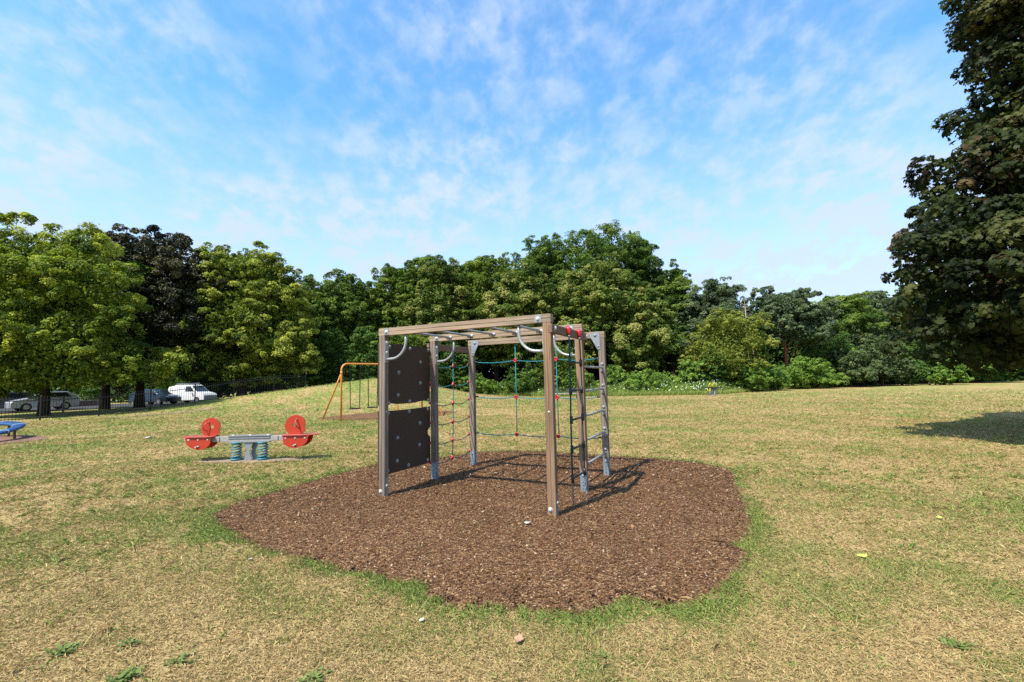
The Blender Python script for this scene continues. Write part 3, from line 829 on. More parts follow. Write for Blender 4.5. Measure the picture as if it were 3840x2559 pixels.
# ------------------------------------------------------------------ blue ring
RC = Vector((-18.2, 14.55, 0))
RG = empty('balance_ring', RC, 0, 'big blue padded ring tilted on short posts at the left edge', 'play ring')
RO, RI, TH = 2.05, 1.73, .11
def rz_top(y): return .27 + .12 * (y + 14.55 - 14.4)
prof = []
for k in range(14):       # rounded pad section (radial offset, height)
    a = 2 * math.pi * k / 14
    prof.append(((RO + RI) / 2 + (RO - RI) / 2 * math.copysign(abs(math.cos(a)) ** .6, math.cos(a)), -TH / 2 + TH / 2 * math.copysign(abs(math.sin(a)) ** .6, math.sin(a))))
vs = []; n = 72
for i in range(n):
    a = 2 * math.pi * i / n
    for (r, z) in prof:
        y = r * math.sin(a); vs.append((r * math.cos(a), y, rz_top(y) + z))
fs = [(i * 14 + j, i * 14 + (j + 1) % 14, ((i + 1) % n) * 14 + (j + 1) % 14, ((i + 1) % n) * 14 + j) for i in range(n) for j in range(14)]
r_ = MB(); r_.add(vs, [f[::-1] for f in fs], True); rg = r_.build('ring_pad', 'bluepad', RG)
for k in range(10):
    a = R_(12 + 36 * k)
    pth = [((r * 1.0) * math.cos(a), r * math.sin(a), rz_top(r * math.sin(a)) + z + (.004 if z >= -TH / 2 else -.004)) for r, z in prof]
    MB().tube(pth, .012, 6, False, True).build('seam', 'blueseam', rg)
for k in range(8):
    a = R_(30 + 45 * k); x, y = 1.89 * math.cos(a), 1.89 * math.sin(a)
    MB().tube([(x, y, -.03), (x, y, rz_top(y) - TH + .01)], .035, 10).build('leg', 'rust', RG)

# ------------------------------------------------------------------ far spring rocker, bench
SRx, SRy = 16.1, 37.6
SR = empty('spring_rocker', (SRx, SRy, gz1(SRx, SRy)), R_(6), 'dark spring rocker with yellow handles on the far lawn', 'rocker')
MB().prism([(-.85, -.14), (-.70, -.22), (.70, -.22), (.85, -.14), (.85, .14), (.70, .22), (-.70, .22), (-.85, .14)], .59, .66, 2).build('deck', 'darkboard', SR)
for x, tilt in ((-.23, .14), (.17, -.12)):
    for y in (-.12,):
        P = [(x - .13, y, .64), (x - .13 + tilt * .3, y, .85), (x - .05 + tilt * .3, y, .99), (x + .05 + tilt * .1, y, .99), (x + .13, y, .85), (x + .15 + max(0, tilt) * .6, y, .62)]
        MB().tube(P, .03, 8).build('handle', 'yellow', SR)
MB().tube([(-.55, -.22, .58), (-.5, -.26, .42), (-.40, -.26, .36), (-.32, -.26, .42), (-.3, -.22, .58)], .03, 8).build('foot_rest', 'yellow', SR)
for x in (-.17, .20):
    path = [(x + .13 * math.cos(2 * math.pi * k / 12), .13 * math.sin(2 * math.pi * k / 12), .04 + .50 * k / 72) for k in range(73)]
    MB().tube(path, .026, 6).build('coil_spring', 'galv', SR)
    MB().box((x, 0, .03), (.34, .34, .05)).build('base_plate', 'galv', SR)
    MB().box((x, 0, .57), (.28, .28, .05)).build('top_plate', 'darkboard', SR)
BNx, BNy = 3.75, 36.0
BN = empty('park_bench', (BNx, BNy, gz1(BNx, BNy)), R_(-4), 'dark park bench with pale seat seen through the climbing frame', 'bench')
MB().box((0, .24, .80), (2.7, .05, .07)).box((0, .20, .56), (2.7, .05, .09)).build('backrest', 'benchdark', BN)
MB().box((0, -.16, .43), (2.7, .14, .05)).box((0, .01, .43), (2.7, .14, .05)).build('seat', 'benchseat', BN)
for x in (-1.15, 1.15):
    MB().bar((x, -.2, 0), (x, -.18, .40), .07, .07).bar((x, .14, 0), (x, .25, .84), .07, .07).bar((x, -.2, .385), (x, .2, .385), .06, .06).build('leg', 'benchdark', BN)
for x in (-.6, .55, .7, .85): MB().bar((x, .17, .42), (x, .24, .8), .05, .03).build('back_slat', 'benchdark', BN)

# ------------------------------------------------------------------ vegetation
def leaf_mesh(name, pos, nrm, size, tint, mat, rng, kind='quad', aspect=.62):
    n = len(pos)
    nrm = nrm / (np.linalg.norm(nrm, axis=1, keepdims=True) + 1e-9)
    t = rng.normal(size=(n, 3)); t -= nrm * (t * nrm).sum(1, keepdims=True)
    t /= np.linalg.norm(t, axis=1, keepdims=True) + 1e-9
    b = np.cross(nrm, t)
    if kind == 'quad':
        tpl = np.array([(-.5, 0, 0), (.02, -aspect / 2, .10), (.5, 0, -.04), (.02, aspect / 2, .10)])
    elif kind == 'maple':
        tpl = np.array([(-.50, 0, 0), (-.42, -.30, .02), (-.12, -.52, -.05), (-.08, -.24, .05), (.28, -.40, -.03), (.18, -.14, .05), (.52, 0, -.10),
                        (.18, .14, .05), (.28, .40, -.03), (-.08, .24, .05), (-.12, .52, -.05), (-.42, .30, .02)])
    else:   # needle tuft: three crossed blades folded into one strip
        tpl = np.array([(-.5, -.10, 0), (.5, -.04, .10), (.5, .04, .10), (-.5, .10, 0)])
    k = len(tpl)
    v = pos[:, None, :] + size[:, None, None] * (tpl[None, :, 0:1] * t[:, None, :] + tpl[None, :, 1:2] * b[:, None, :] + tpl[None, :, 2:3] * nrm[:, None, :])
    return np_mesh(name, v.reshape(-1, 3), np.arange(n * k), np.arange(0, n * k, k), np.full(n, k), mat, {'tint': ('FACE', np.clip(tint, 0, 1))})

def crown_points(lobes, n, seed, inner_lobes=None, pr=(.20, .36), ppl=46, zmin=None, puffs_extra=None, inner=.20, flat=.72, upb=.55, outl=.0):
    """leaf positions in clumps spread over the surface of a set of ellipsoids"""
    rng = np.random.default_rng(seed)
    pc = []; prad = []; pd = []; lt = []
    for (c, r) in lobes:
        c = np.array(c, float); r = np.array(r, float); k = max(6, int(ppl * (r.mean() / 3.0) ** 1.1))
        d = rng.normal(size=(k, 3)); d /= np.linalg.norm(d, axis=1, keepdims=True)
        d[:, 2] = np.where(d[:, 2] < -.75, -d[:, 2], d[:, 2])
        pc.append(c + d * r * rng.uniform(.70, 1.0, (k, 1))); prad.append(r.mean() * rng.uniform(pr[0], pr[1], k)); pd.append(d); lt.append(np.full(k, rng.normal(0, .13)))
    pc = np.concatenate(pc); prad = np.concatenate(prad); pd = np.concatenate(pd); lt = np.concatenate(lt)
    if zmin is not None:
        keep = pc[:, 2] - prad * .6 > zmin; pc, prad, pd, lt = pc[keep], prad[keep], pd[keep], lt[keep]
    ptint = np.clip(rng.normal(.48, .20, len(pc)) + lt, .02, .98)
    an = rng.uniform(.62, 1.42, (len(pc), 3)); w = prad ** 2; idx = rng.choice(len(pc), n, p=w / w.sum())
    v = rng.normal(size=(n, 3)) + .55 * pd[idx] + np.array([0, 0, upb]); v /= np.linalg.norm(v, axis=1, keepdims=True)
    rad = prad[idx] * (.60 + .40 * rng.uniform(0, 1, n) ** .6) * (1 + outl * rng.exponential(1, n))
    pos = pc[idx] + v * an[idx] * rad[:, None] * np.array([1, 1, flat])
    nrm = v * .75 + np.array([-.08, -.10, .50]) + rng.normal(size=(n, 3)) * .34
    tint = ptint[idx] + rng.normal(size=n) * .13 + .05 * v[:, 2]
    ni = int(n * inner)
    if ni:
        IL = inner_lobes or lobes; vw = np.array([l[1][0] * l[1][1] * l[1][2] for l in IL]); li = rng.choice(len(IL), ni, p=vw / vw.sum())
        C = np.array([l[0] for l in IL], float)[li]; Rr = np.array([l[1] for l in IL], float)[li]
        d = rng.normal(size=(ni, 3)); d /= np.linalg.norm(d, axis=1, keepdims=True)
        pi_ = C + d * Rr * (rng.uniform(0, 1, (ni, 1)) ** .45) * .8
        if zmin is not None: pi_[:, 2] = np.maximum(pi_[:, 2], zmin + rng.uniform(0, .5, ni))
        pos = np.concatenate([pos, pi_]); nrm = np.concatenate([nrm, rng.normal(size=(ni, 3))]); tint = np.concatenate([tint, rng.uniform(.2, .6, ni)])
    return pos, nrm, tint, rng, ni
def clusters(bodies, k, smin, smax, seed, zmin=.4, flat=.72):
    """k small flattened branch-end masses over the outside of a set of ellipsoids"""
    rng = np.random.default_rng(seed)
    C = np.array([b[0] for b in bodies], float); Rr = np.array([b[1] for b in bodies], float)
    area = (Rr[:, 0] * Rr[:, 2]) ; outp = []; pts = np.zeros((0, 3)); tries = 0
    while len(outp) < k and tries < k * 40:
        tries += 1
        i = rng.choice(len(C), p=area / area.sum()); d = rng.normal(size=3); d /= np.linalg.norm(d)
        p = C[i] + d * Rr[i] * rng.uniform(.76, 1.10)
        if p[2] < zmin: continue
        ins = (((p - C) / Rr) ** 2).sum(1) < .62
        if ins.any(): continue
        sz = smin + (smax - smin) * rng.uniform() ** 1.5
        if len(pts) and (np.linalg.norm(pts - p, axis=1) < sz * .72).any(): continue
        pts = np.vstack([pts, p]); outp.append((tuple(p), (sz, sz, sz * flat * rng.uniform(.65, 1.35))))
    return outp
def limbs(root, h, r0, lobes, mat, seed, name='trunk', nl=7, lean=0.0, fork=.35):
    rng = random.Random(seed); mb = MB()
    P = []; k = 7
    for i in range(k):
        t = i / (k - 1); P.append((lean * t * h + rng.uniform(-.06, .06) * h * .06, rng.uniform(-.06, .06) * h * .06, -.15 + (h + .15) * t))
    mb.tube(P, [r0 * (1.5 if i == 0 else 1.08 if i == 1 else 1 - .62 * i / (k - 1)) for i in range(k)], 10)
    for i in range(nl):
        c, r = lobes[i % len(lobes)]
        t = fork + (1 - fork) * rng.uniform(0, .8); i0 = min(k - 2, int(t * (k - 1)))
        a = Vector(P[i0]).lerp(Vector(P[i0 + 1]), t * (k - 1) - i0)
        e = Vector(c) + Vector((rng.uniform(-.6, .6) * r[0], rng.uniform(-.6, .6) * r[1], rng.uniform(-.2, .5) * r[2]))
        mid_ = a.lerp(e, .5) + Vector((rng.uniform(-.2, .2), rng.uniform(-.2, .2), .12 * (e - a).length))
        rr = r0 * rng.uniform(.28, .45)
        mb.tube([a, a.lerp(mid_, .55) + Vector((0, 0, .03 * h)), mid_, mid_.lerp(e, .6), e], [rr, rr * .8, rr * .6, rr * .38, rr * .12], 7)
        if seed == 803: continue
        e2 = e + Vector((rng.uniform(-1, 1), rng.uniform(-1, 1), rng.uniform(0, .8))) * min(r) * .5
        mb.tube([mid_, mid_.lerp(e2, .5) + Vector((0, 0, .05 * h)), e2], [rr * .5, rr * .3, rr * .08], 6)
    return mb.build(name, mat, root)
def tree(name, x, y, label, cat, mat, lobes, n, leaf, seed, trunk_h, trunk_r, bark='bark', group=None, kind='quad', z=None, nl=7, lean=0.0, fork=.35, lump=None, **k):
    z = gz1(x, y) if z is None else z
    root = empty(name, (x, y, z), 0, label, cat, group)
    if lump:
        k['inner_lobes'] = lobes; cl_ = clusters(lobes, lump[0], lump[1], lump[2], seed + 7, lump[3] if len(lump) > 3 else .4)
        k.setdefault('inner', .26)
    pos, nrm, tint, rng, ni = crown_points(cl_ if lump else lobes, n, seed, **k)
    size = leaf * rng.uniform(.65, 1.3, len(pos)); 
    if ni: size[-ni:] *= 1.5
    me = leaf_mesh('crown', pos, nrm, size, tint, M[mat], rng, kind)
    link(bpy.data.objects.new('crown', me), root)
    if trunk_r: limbs(root, trunk_h, trunk_r, lobes, bark, seed + 1, nl=nl, lean=lean, fork=fork)
    return root
def auto_lobes(rx, ry, z0, z1, seed, k=9, side=.62):
    """one body and k bulges round it"""
    rng = random.Random(seed); zc = (z0 + z1) / 2; rz = (z1 - z0) / 2
    L = [((0, 0, zc), (rx * .80, ry * .80, rz * .86))]
    for i in range(k):
        a = 2 * math.pi * (i + rng.uniform(-.3, .3)) / k; h = rng.uniform(-.75, .62)
        q = math.sqrt(max(.1, 1 - h * h))
        s = rng.uniform(.30, .46)
        L.append(((rx * side * q * math.cos(a), ry * side * q * math.sin(a), zc + rz * .68 * h), (rx * s, ry * s, rz * s * rng.uniform(.75, 1.05))))
    for i in range(3):
        s = rng.uniform(.26, .36)
        L.append(((rx * rng.uniform(-.35, .35), ry * rng.uniform(-.35, .35), z1 - rz * s * 1.02), (rx * s * 1.2, ry * s * 1.2, rz * s)))
    return L

# three big trees along the road on the left
D1 = 29.5; x1 = at(172, D1)
zt = zat(100, 808, D1)
def shifted(L, dx=0, dy=0, dz=0): return [((c[0] + dx, c[1] + dy, c[2] + dz), r) for c, r in L]
L1 = [((-1.2, 0, 7.0), (4.6, 4.2, 3.9)), ((-3.8, .3, 6.2), (3.0, 3.0, 2.6)), ((1.8, -.8, 8.2), (3.2, 2.8, 2.8)), ((-1.8, -.5, 10.2), (2.6, 2.7, 1.9)),
      ((.9, 0, 10.0), (2.4, 2.2, 1.7)), ((4.3, -1.2, 7.3), (1.7, 1.8, 1.0)), ((3.0, -1.0, 5.2), (2.8, 2.4, 1.7)), ((-.5, -2.2, 5.2), (3.0, 2.2, 1.8)), ((-3.8, -1.5, 4.2), (2.6, 2.4, 1.6)),
      ((1.8, -1.8, 3.5), (3.0, 2.2, 1.25)), ((-1.5, -2.0, 3.3), (2.6, 2.0, 1.1)), ((4.2, -.3, 3.1), (2.4, 2.0, 1.4)), ((0, -1.8, 2.5), (3.4, 2.2, 1.0)), ((3.2, -1.2, 2.4), (2.8, 2, 1.0)), ((-3.6, -1.4, 2.6), (2.8, 2, 1.0)), ((6.0, .4, 2.7), (1.8, 1.8, .9)), ((-4.8, 0, 8.4), (2.2, 2.2, 1.9))]
tree('maple_tree', x1, D1, 'broad yellow-green maple at the left edge, its trunk behind the railing', 'tree', 'lm_lime', L1, 165000, .150, 101, 8.0, .235, nl=12, ppl=30, pr=(.26, .50), fork=.3, outl=.10, lump=(205, .55, 1.35, 1.25))
D2 = 38.0; x2 = at(526, D2)
L2 = [((.6, 0, 8.4), (4.4, 3.8, 4.8)), ((-2.4, 0, 9.4), (2.8, 3.0, 3.0)), ((.4, -.3, 12.6), (2.8, 2.8, 1.9)), ((3.2, -.3, 11.4), (2.2, 2.2, 1.9)), ((-1.6, -.3, 12.2), (2.2, 2.2, 1.7)), ((4.3, -.3, 8.6), (2.0, 2.2, 2.6)),
      ((.4, -2.2, 9.6), (2.8, 2.0, 2.0)), ((2.4, -2.0, 7.0), (2.8, 2.0, 1.8)), ((-1.8, -2.0, 5.8), (2.8, 2.2, 1.8)), ((1.5, -1.6, 4.2), (3.2, 2.2, 1.7)), ((4.2, -.6, 5.0), (2.2, 2.0, 1.8)), ((-3.2, 0, 6.0), (2.6, 2.2, 2.4)), ((-1.5, -.5, 3.2), (2.6, 2.0, 1.3)), ((2.0, -1.0, 3.0), (3.4, 2.2, 1.1))]
tree('copper_maple', x2, D2, 'tall dark copper-leaved tree between the two yellow-green trees', 'tree', 'lm_copper', L2, 130000, .18, 111, 9.0, .28, nl=12, ppl=30, pr=(.26, .50), outl=.08, lump=(175, .55, 1.30, 1.7))
D3 = 40.0; x3 = at(905, D3)
L3 = [((.1, 0, 7.6), (4.3, 3.8, 4.3)), ((-2.0, 0, 11.3), (2.3, 2.4, 2.0)), ((.2, 0, 11.2), (2.5, 2.5, 1.9)), ((2.5, 0, 10.0), (2.4, 2.3, 1.9)), ((4.1, 0, 7.9), (1.9, 2.0, 2.1)), ((-3.4, -.2, 8.4), (2.1, 2.2, 2.6)),
      ((1.6, -2.2, 7.2), (2.2, 1.9, 1.3)), ((-.7, -2.4, 5.9), (2.2, 1.8, 1.2)), ((-2.8, -1.8, 4.4), (2.2, 1.8, 1.2)), ((-1.0, -2.0, 3.4), (1.9, 1.7, 1.0)), ((2.8, -1.6, 4.4), (2.4, 2.2, 1.8)), ((4.5, -.2, 4.4), (2.0, 2.0, 2.2)), ((.6, -1.0, 2.7), (3.0, 2.0, 1.2)), ((-2.6, -1.2, 2.6), (2.0, 1.8, .9))]
tree('maple_tree', x3, D3, 'yellow-green maple right of the copper tree, beyond the mound', 'tree', 'lm_lime2', L3, 120000, .18, 121, 8.0, .30, nl=11, ppl=30, pr=(.26, .50), outl=.10, lump=(160, .55, 1.35, 1.5))

# woodland edge behind the lawn: column, skyline row, width, distance, foliage, foot of crown, label
BELT = [
 (1185, 1050, 330, 50, 'lm_oak', .3, 'dark green tree at the left end of the woodland, behind the swing frame'),
 (1330, 1046, 300, 53, 'lm_oak', .5, 'mid-green tree rising above the grass mound'),
 (1500, 1000, 270, 54, 'lm_oak2', 2.5, 'light green tree left of the cream-flowered one over the frame'),
 (1580, 972, 220, 56, 'lm_oak', 2.5, 'green round-topped tree left of the woodland dip'),
 (1655, 985, 240, 51, 'lm_chestnut', 3.5, 'cream-flowered tree above the left end of the front beam'),
 (1765, 985, 230, 55, 'lm_oak', 2.0, 'green tree in the skyline dip above the monkey bars'),
 (1860, 958, 260, 52, 'lm_oak2', 2.5, 'light green tree above the middle of the front beam'),
 (1960, 1000, 250, 49, 'lm_chestnut', 2.5, 'olive-tan flowering tree left of the tall domed tree'),
 (2050, 895, 260, 57, 'lm_oak', 3.0, 'green left shoulder of the tall dome, a separate tree'),
 (2215, 862, 440, 58, 'lm_oak', 2.5, 'tallest dark green domed tree of the woodland'),
 (2395, 905, 220, 60, 'lm_dark', 3.0, 'dark tree at the right shoulder of the tall dome'),
 (2255, 985, 350, 49, 'lm_chestnut', 3.2, 'big cream-blossomed tree below the tall dome'),
 (2385, 1090, 240, 47, 'lm_chestnut', 1.5, 'low cream-blossomed tree beside the right timber post'),
 (2525, 990, 150, 58, 'lm_oak', 2.0, 'thin-topped tree with gaps right of the dome'),
 (2695, 1062, 270, 55, 'lm_pine', 1.5, 'grey-green rounded tree above the yellow bush'),
 (2620, 1130, 200, 57, 'lm_dark', 1.0, 'dark tree behind the left side of the yellow bush'),
 (3160, 1106, 210, 58, 'lm_oak', 1.5, 'green tree between the pine and the big overhanging maple'),
 (3290, 1092, 190, 60, 'lm_pine', 1.5, 'blue-green conifer just left of the overhanging maple'),
 (3440, 1085, 260, 59, 'lm_dark', 1.0, 'dark tree half behind the overhanging maple'),
 (3640, 1080, 280, 57, 'lm_dark', .6, 'dark tree in shade under the right side of the maple'),
]
for i, (xs, ys, ws, d, mt, foot, lab) in enumerate(BELT):
    x = at(xs, d); h = zat(xs, ys, d) - gz1(x, d); rx = ws / 2 / F_PX * d
    L = auto_lobes(rx, rx * .95, foot, h, 300 + i, 10)
    n = int(18000 + 2300 * rx * h / 2.2)
    tree('woodland_tree', x, d, lab, 'tree', mt, L, min(n, 95000), .20, 400 + i, h * .62, .20 + .008 * h, group='trees of the woodland edge',
         ppl=26, pr=(.26, .50), nl=6, outl=.10, lump=(int(20 + 6 * rx * h / 3.2), .6, 1.6, .5))
# pine with a red trunk
dP = 52.0; xP = at(2945, dP); hP = zat(2945, 1092, dP)
LP = [((0, 0, hP - 2.0), (3.6, 3.2, 1.9)), ((-2.6, 0, hP - 3.2), (2.4, 2.4, 1.6)), ((2.6, -.2, hP - 3.0), (2.4, 2.4, 1.7)), ((-1.2, -1.2, hP - 4.3), (2.2, 1.8, 1.2)), ((1.7, -1.2, hP - 4.9), (2.2, 1.8, 1.2)), ((-3.0, 0, hP - 5.4), (1.6, 1.8, 1.2)), ((3.4, .4, hP - 5.0), (1.5, 1.8, 1.0)), ((.5, 0, hP - .9), (2.4, 2.4, 1.0))]
tree('pine_tree', xP, dP, 'pine with reddish forked trunks showing beneath its dark crown', 'tree', 'lm_pine', LP, 60000, .20, 151, hP * .7, .24, 'barkred', nl=9, fork=.12, ppl=34, pr=(.26, .5), outl=.08, lump=(80, .6, 1.1, 3.0))
# slender dead tree
dd = 49.0; xd = at(2806, dd); zd = zat(2806, 1130, dd)
rt = empty('dead_tree', (xd, dd, 0), 0, 'slender pale dead tree standing against the pine', 'tree')
mb = MB()
for dx, hh in ((0, zd), (-.55, zd * .80), (.5, zd * .62)):
    mb.tube([(dx, 0, 0), (dx + .05, 0, hh * .5), (dx - .05, 0, hh)], [.09, .06, .015], 6)
rng = random.Random(5)
for k in range(46):
    z = rng.uniform(zd * .42, zd * .97); a = rng.uniform(0, 6.28); l = rng.uniform(.3, .9) * (1.3 - z / zd * .7)
    mb.tube([(0, 0, z), (l * .6 * math.cos(a), l * .6 * math.sin(a), z + .15), (l * math.cos(a), l * math.sin(a), z + .55 * l + .1)], [.025, .016, .006], 4)
mb.build('trunk', 'barkpale', rt)

# shrubs along the lawn edge: column, top row, width, distance, foliage, label
SHR = [
 (2712, 1172, 345, 45, 'lm_yshrub', 40000, .15, 'big domed yellow-green bush behind the far rocker'),
 (2665, 1305, 80, 43.5, 'lm_dark', 5200, .19, 'small dark bush in front of the yellow-green bush'),
 (2815, 1372, 140, 43.5, 'lm_bramble', 7000, .18, 'fresh green bush at the right foot of the yellow bush'),
 (2590, 1365, 105, 43.5, 'lm_bramble', 6000, .18, 'fresh green bush at the left foot of the yellow bush'),
 (3110, 1262, 230, 54, 'lm_shrub', 13000, .21, 'bright green bush right of the pine trunks'),
 (3215, 1222, 250, 56, 'lm_shrubgrey', 14000, .21, 'tall grey-green bush behind the bright green bush'),
 (3300, 1290, 220, 53, 'lm_shrubgrey', 12000, .20, 'wide grey-green bush left of the overhanging maple'),
 (3180, 1325, 220, 52, 'lm_shrubgrey', 10000, .20, 'lower grey-green bush at the lawn edge right of the rocker'),
 (3395, 1335, 130, 54, 'lm_shrub', 6000, .20, 'narrow green bush at the left skirt of the maple'),
 (3545, 1368, 125, 51, 'lm_bramble', 5600, .19, 'small sunlit bush beneath the maple branches'),
 (3700, 1320, 190, 56, 'lm_shrub', 7000, .2, 'green bush lit in the gap under the maple'),
 (2985, 1355, 220, 49, 'lm_bramble', 9000, .18, 'low bramble mound below the pine'),
 (3070, 1385, 160, 50, 'lm_bramble', 6000, .18, 'low bramble mound below the bright green bush'),
 (2880, 1395, 160, 46, 'lm_bramble', 6500, .17, 'low bramble mound right of the yellow bush'),
 (2415, 1405, 190, 42.5, 'lm_bramble', 7500, .16, 'bramble mound with white flowers right of the steel ladder'),
 (2300, 1385, 110, 44, 'lm_bramble', 5000, .16, 'bramble mound behind the steel ladder'),
 (2100, 1290, 250, 46, 'lm_chestnut', 9500, .19, 'dry brownish bush behind the rear net'),
 (2150, 1385, 150, 44.5, 'lm_bramble', 6000, .17, 'green bramble under the dry brownish bush'),
 (1960, 1395, 170, 46, 'lm_shrub', 6500, .17, 'green bramble left of the dry brownish bush'),
 (1790, 1405, 190, 47, 'lm_bramble', 7000, .17, 'green bramble seen between the rear left posts'),
 (1520, 1240, 210, 44, 'lm_oak2', 9000, .2, 'light green bush behind the upper dark panel'),
 (1380, 1250, 190, 43, 'lm_shrub', 9000, .2, 'bright bush above the swings'),
 (1230, 1260, 230, 44, 'lm_dark', 9500, .2, 'dark bush behind the bent corner of the swing frame'),
 (1690, 1290, 200, 48, 'lm_dark', 8000, .2, 'dark bush behind the left net'),
]
for i, (xs, ys, ws, d, mt, n, leaf, lab) in enumerate(SHR):
    x = at(xs, d); g = gz1(x, d); h = zat(xs, ys, d) - g; rx = ws / 2 / F_PX * d
    L = auto_lobes(rx, rx * .8, .0 if h < 3.5 else .1, h, 500 + i, 8)
    tree('shrub', x, d, lab, 'bush', mt, L, int(n * 1.25), leaf * .9, 600 + i, h * .5, .05, 'twig', group='bushes along the lawn edge', ppl=70, pr=(.22, .42), nl=5, outl=.14, lump=((85, .45, .85, .3) if mt == 'lm_yshrub' else (int(26 + 2.2 * rx * h), .28 + .03 * rx, .60 + .08 * rx, .15)))
# dry stump and twigs at the lawn edge
xs_, d_ = 3472, 53.0
rt = empty('dead_stump', (at(xs_, d_), d_, 0), 0, 'pale broken stump with bare branches at the lawn edge under the maple', 'stump')
mb = MB().tube([(0, 0, -.05), (.03, 0, .3), (-.12, 0, .62)], [.14, .10, .05], 7).tube([(0, 0, .1), (.25, 0, .45)], [.07, .03], 6).tube([(-.06, 0, .45), (-.5, 0, .75)], [.06, .03], 6).tube([(.7, 0, -.05), (.75, 0, .3), (.95, 0, .7)], [.09, .06, .03], 6)
mb.build('trunk', 'barkpale', rt)

# rough grass, wild flowers and dark undergrowth: uncountable
def scatter_blades(name, x, y, hgt, wid, mat, seed, lean=.35, base=None):
    rng = np.random.default_rng(seed); n = len(x); z = gz(x, y) if base is None else base
    a = rng.uniform(0, 2 * math.pi, n); l = rng.normal(0, lean, (n, 2))
    p = np.stack([x, y, z - .02], 1); s = np.stack([np.cos(a), np.sin(a), np.zeros(n)], 1) * wid[:, None] / 2
    tipv = np.stack([l[:, 0] * hgt, l[:, 1] * hgt, hgt], 1)
    v = np.stack([p - s, p + s, p + tipv * .55 + s * .7, p + tipv, p + tipv * .55 - s * .7], 1)
    return np_mesh(name, v.reshape(-1, 3), np.arange(n * 5), np.arange(0, n * 5, 5), np.full(n, 5), mat, {'tint': ('FACE', np.clip(rng.normal(.5, .22, n), 0, 1))})
EX = [1560, 1660, 1800, 1900, 2050, 2281, 2650, 2800, 2950, 3100, 3255, 3450, 3840]; ED = [52, 50, 47.5, 46, 43, 40.3, 39.6, 43.5, 49, 51, 52.5, 50.5, 50]
rng = np.random.default_rng(77)
nb = 52000
xs = rng.uniform(1560, 3000, nb); d0 = np.interp(xs, EX, ED); dd_ = d0 + rng.uniform(0, 1, nb) ** 1.4 * 5.0 - .3 + (vnoise(xs, xs * 0, 40, 4) - .5) * 1.2
xw = at(xs, dd_); k = np.clip((dd_ - d0) / 2.2, .15, 1)
hg = (.22 + .75 * k) * rng.uniform(.6, 1.25, nb)
me = scatter_blades('tall_grass', xw, dd_, hg, np.full(nb, .05), M['lm_tall'], 78)
tag(link(bpy.data.objects.new('tall_grass', me)), 'rough tall grass and weeds between the lawn and the woodland', 'grass', None, 'stuff')
nb = 34000
xs = rng.uniform(1600, 3100, nb); d0 = np.interp(xs, EX, ED); dd_ = d0 + .5 + rng.uniform(0, 1, nb) ** .8 * 5.0
xw = at(xs, dd_); bump_h = (.25 + .36 * np.clip(dd_ - d0, 0, 4.2)) * (.60 + .75 * vnoise(xw, dd_, 2.4, 9))
pos = np.stack([xw, dd_, gz(xw, dd_) + bump_h * rng.uniform(.25, 1.0, nb) ** .6], 1)
nr = rng.normal(size=(nb, 3)) * .5 + np.array([0, -.3, .7])
me = leaf_mesh('undergrowth', pos, nr, .16 * rng.uniform(.6, 1.4, nb), vnoise(xw, dd_, 1.5, 6) * .6 + rng.normal(.2, .15, nb), M['lm_bramble'], rng)
tag(link(bpy.data.objects.new('undergrowth', me)), 'low bramble and nettle ground cover in front of the woodland', 'ground cover', None, 'stuff')
nf = 300
cx = rng.choice([1830, 2010, 2330, 2420, 2560, 2600, 2700, 2830, 2860, 2400, 2660], nf); xs = cx + rng.normal(0, 70, nf); d0 = np.interp(xs, EX, ED); dd_ = d0 + .3 + rng.uniform(0, 1, nf) * 3.2
xw = at(xs, dd_); pos = np.stack([xw, dd_ - .1, gz(xw, dd_) + .25 + .28 * (dd_ - d0) + rng.uniform(0, .25, nf)], 1)
nr = rng.normal(size=(nf, 3)) * .3 + np.array([-.2, -.8, .5])
me = leaf_mesh('wild_flowers', pos, nr, .065 * rng.uniform(.6, 1.5, nf), np.full(nf, .5), M['flower'], rng, 'quad', 1.0)
tag(link(bpy.data.objects.new('wild_flowers', me)), 'white wild flowers scattered over the rough grass', 'flowers', None, 'stuff')
# deep wood behind the edge
nw = 100000
xw = rng.uniform(-34, 88, nw); yw = 61 + rng.uniform(0, 10, nw) + np.where(xw < -16, -4, 0)
topz = np.interp(xw, [-34, -26, -14, -8, 0, 8, 14, 20, 26, 40, 60, 88], [8, 9.5, 10, 11, 12, 12.5, 11, 8.5, 7.8, 7.8, 8.5, 9]) * (.75 + .35 * vnoise(xw, yw, 4.5, 2))
pos = np.stack([xw, yw, topz * rng.uniform(0, 1, nw) ** 1.15], 1)
me = leaf_mesh('deep_woodland', pos, rng.normal(size=(nw, 3)) + np.array([0, -.3, .5]), .75 * rng.uniform(.6, 1.3, nw), rng.uniform(.05, .45, nw), M['lm_dark'], rng)
tag(link(bpy.data.objects.new('deep_woodland', me)), 'dark mass of woodland behind the edge trees', 'woodland', None, 'stuff')

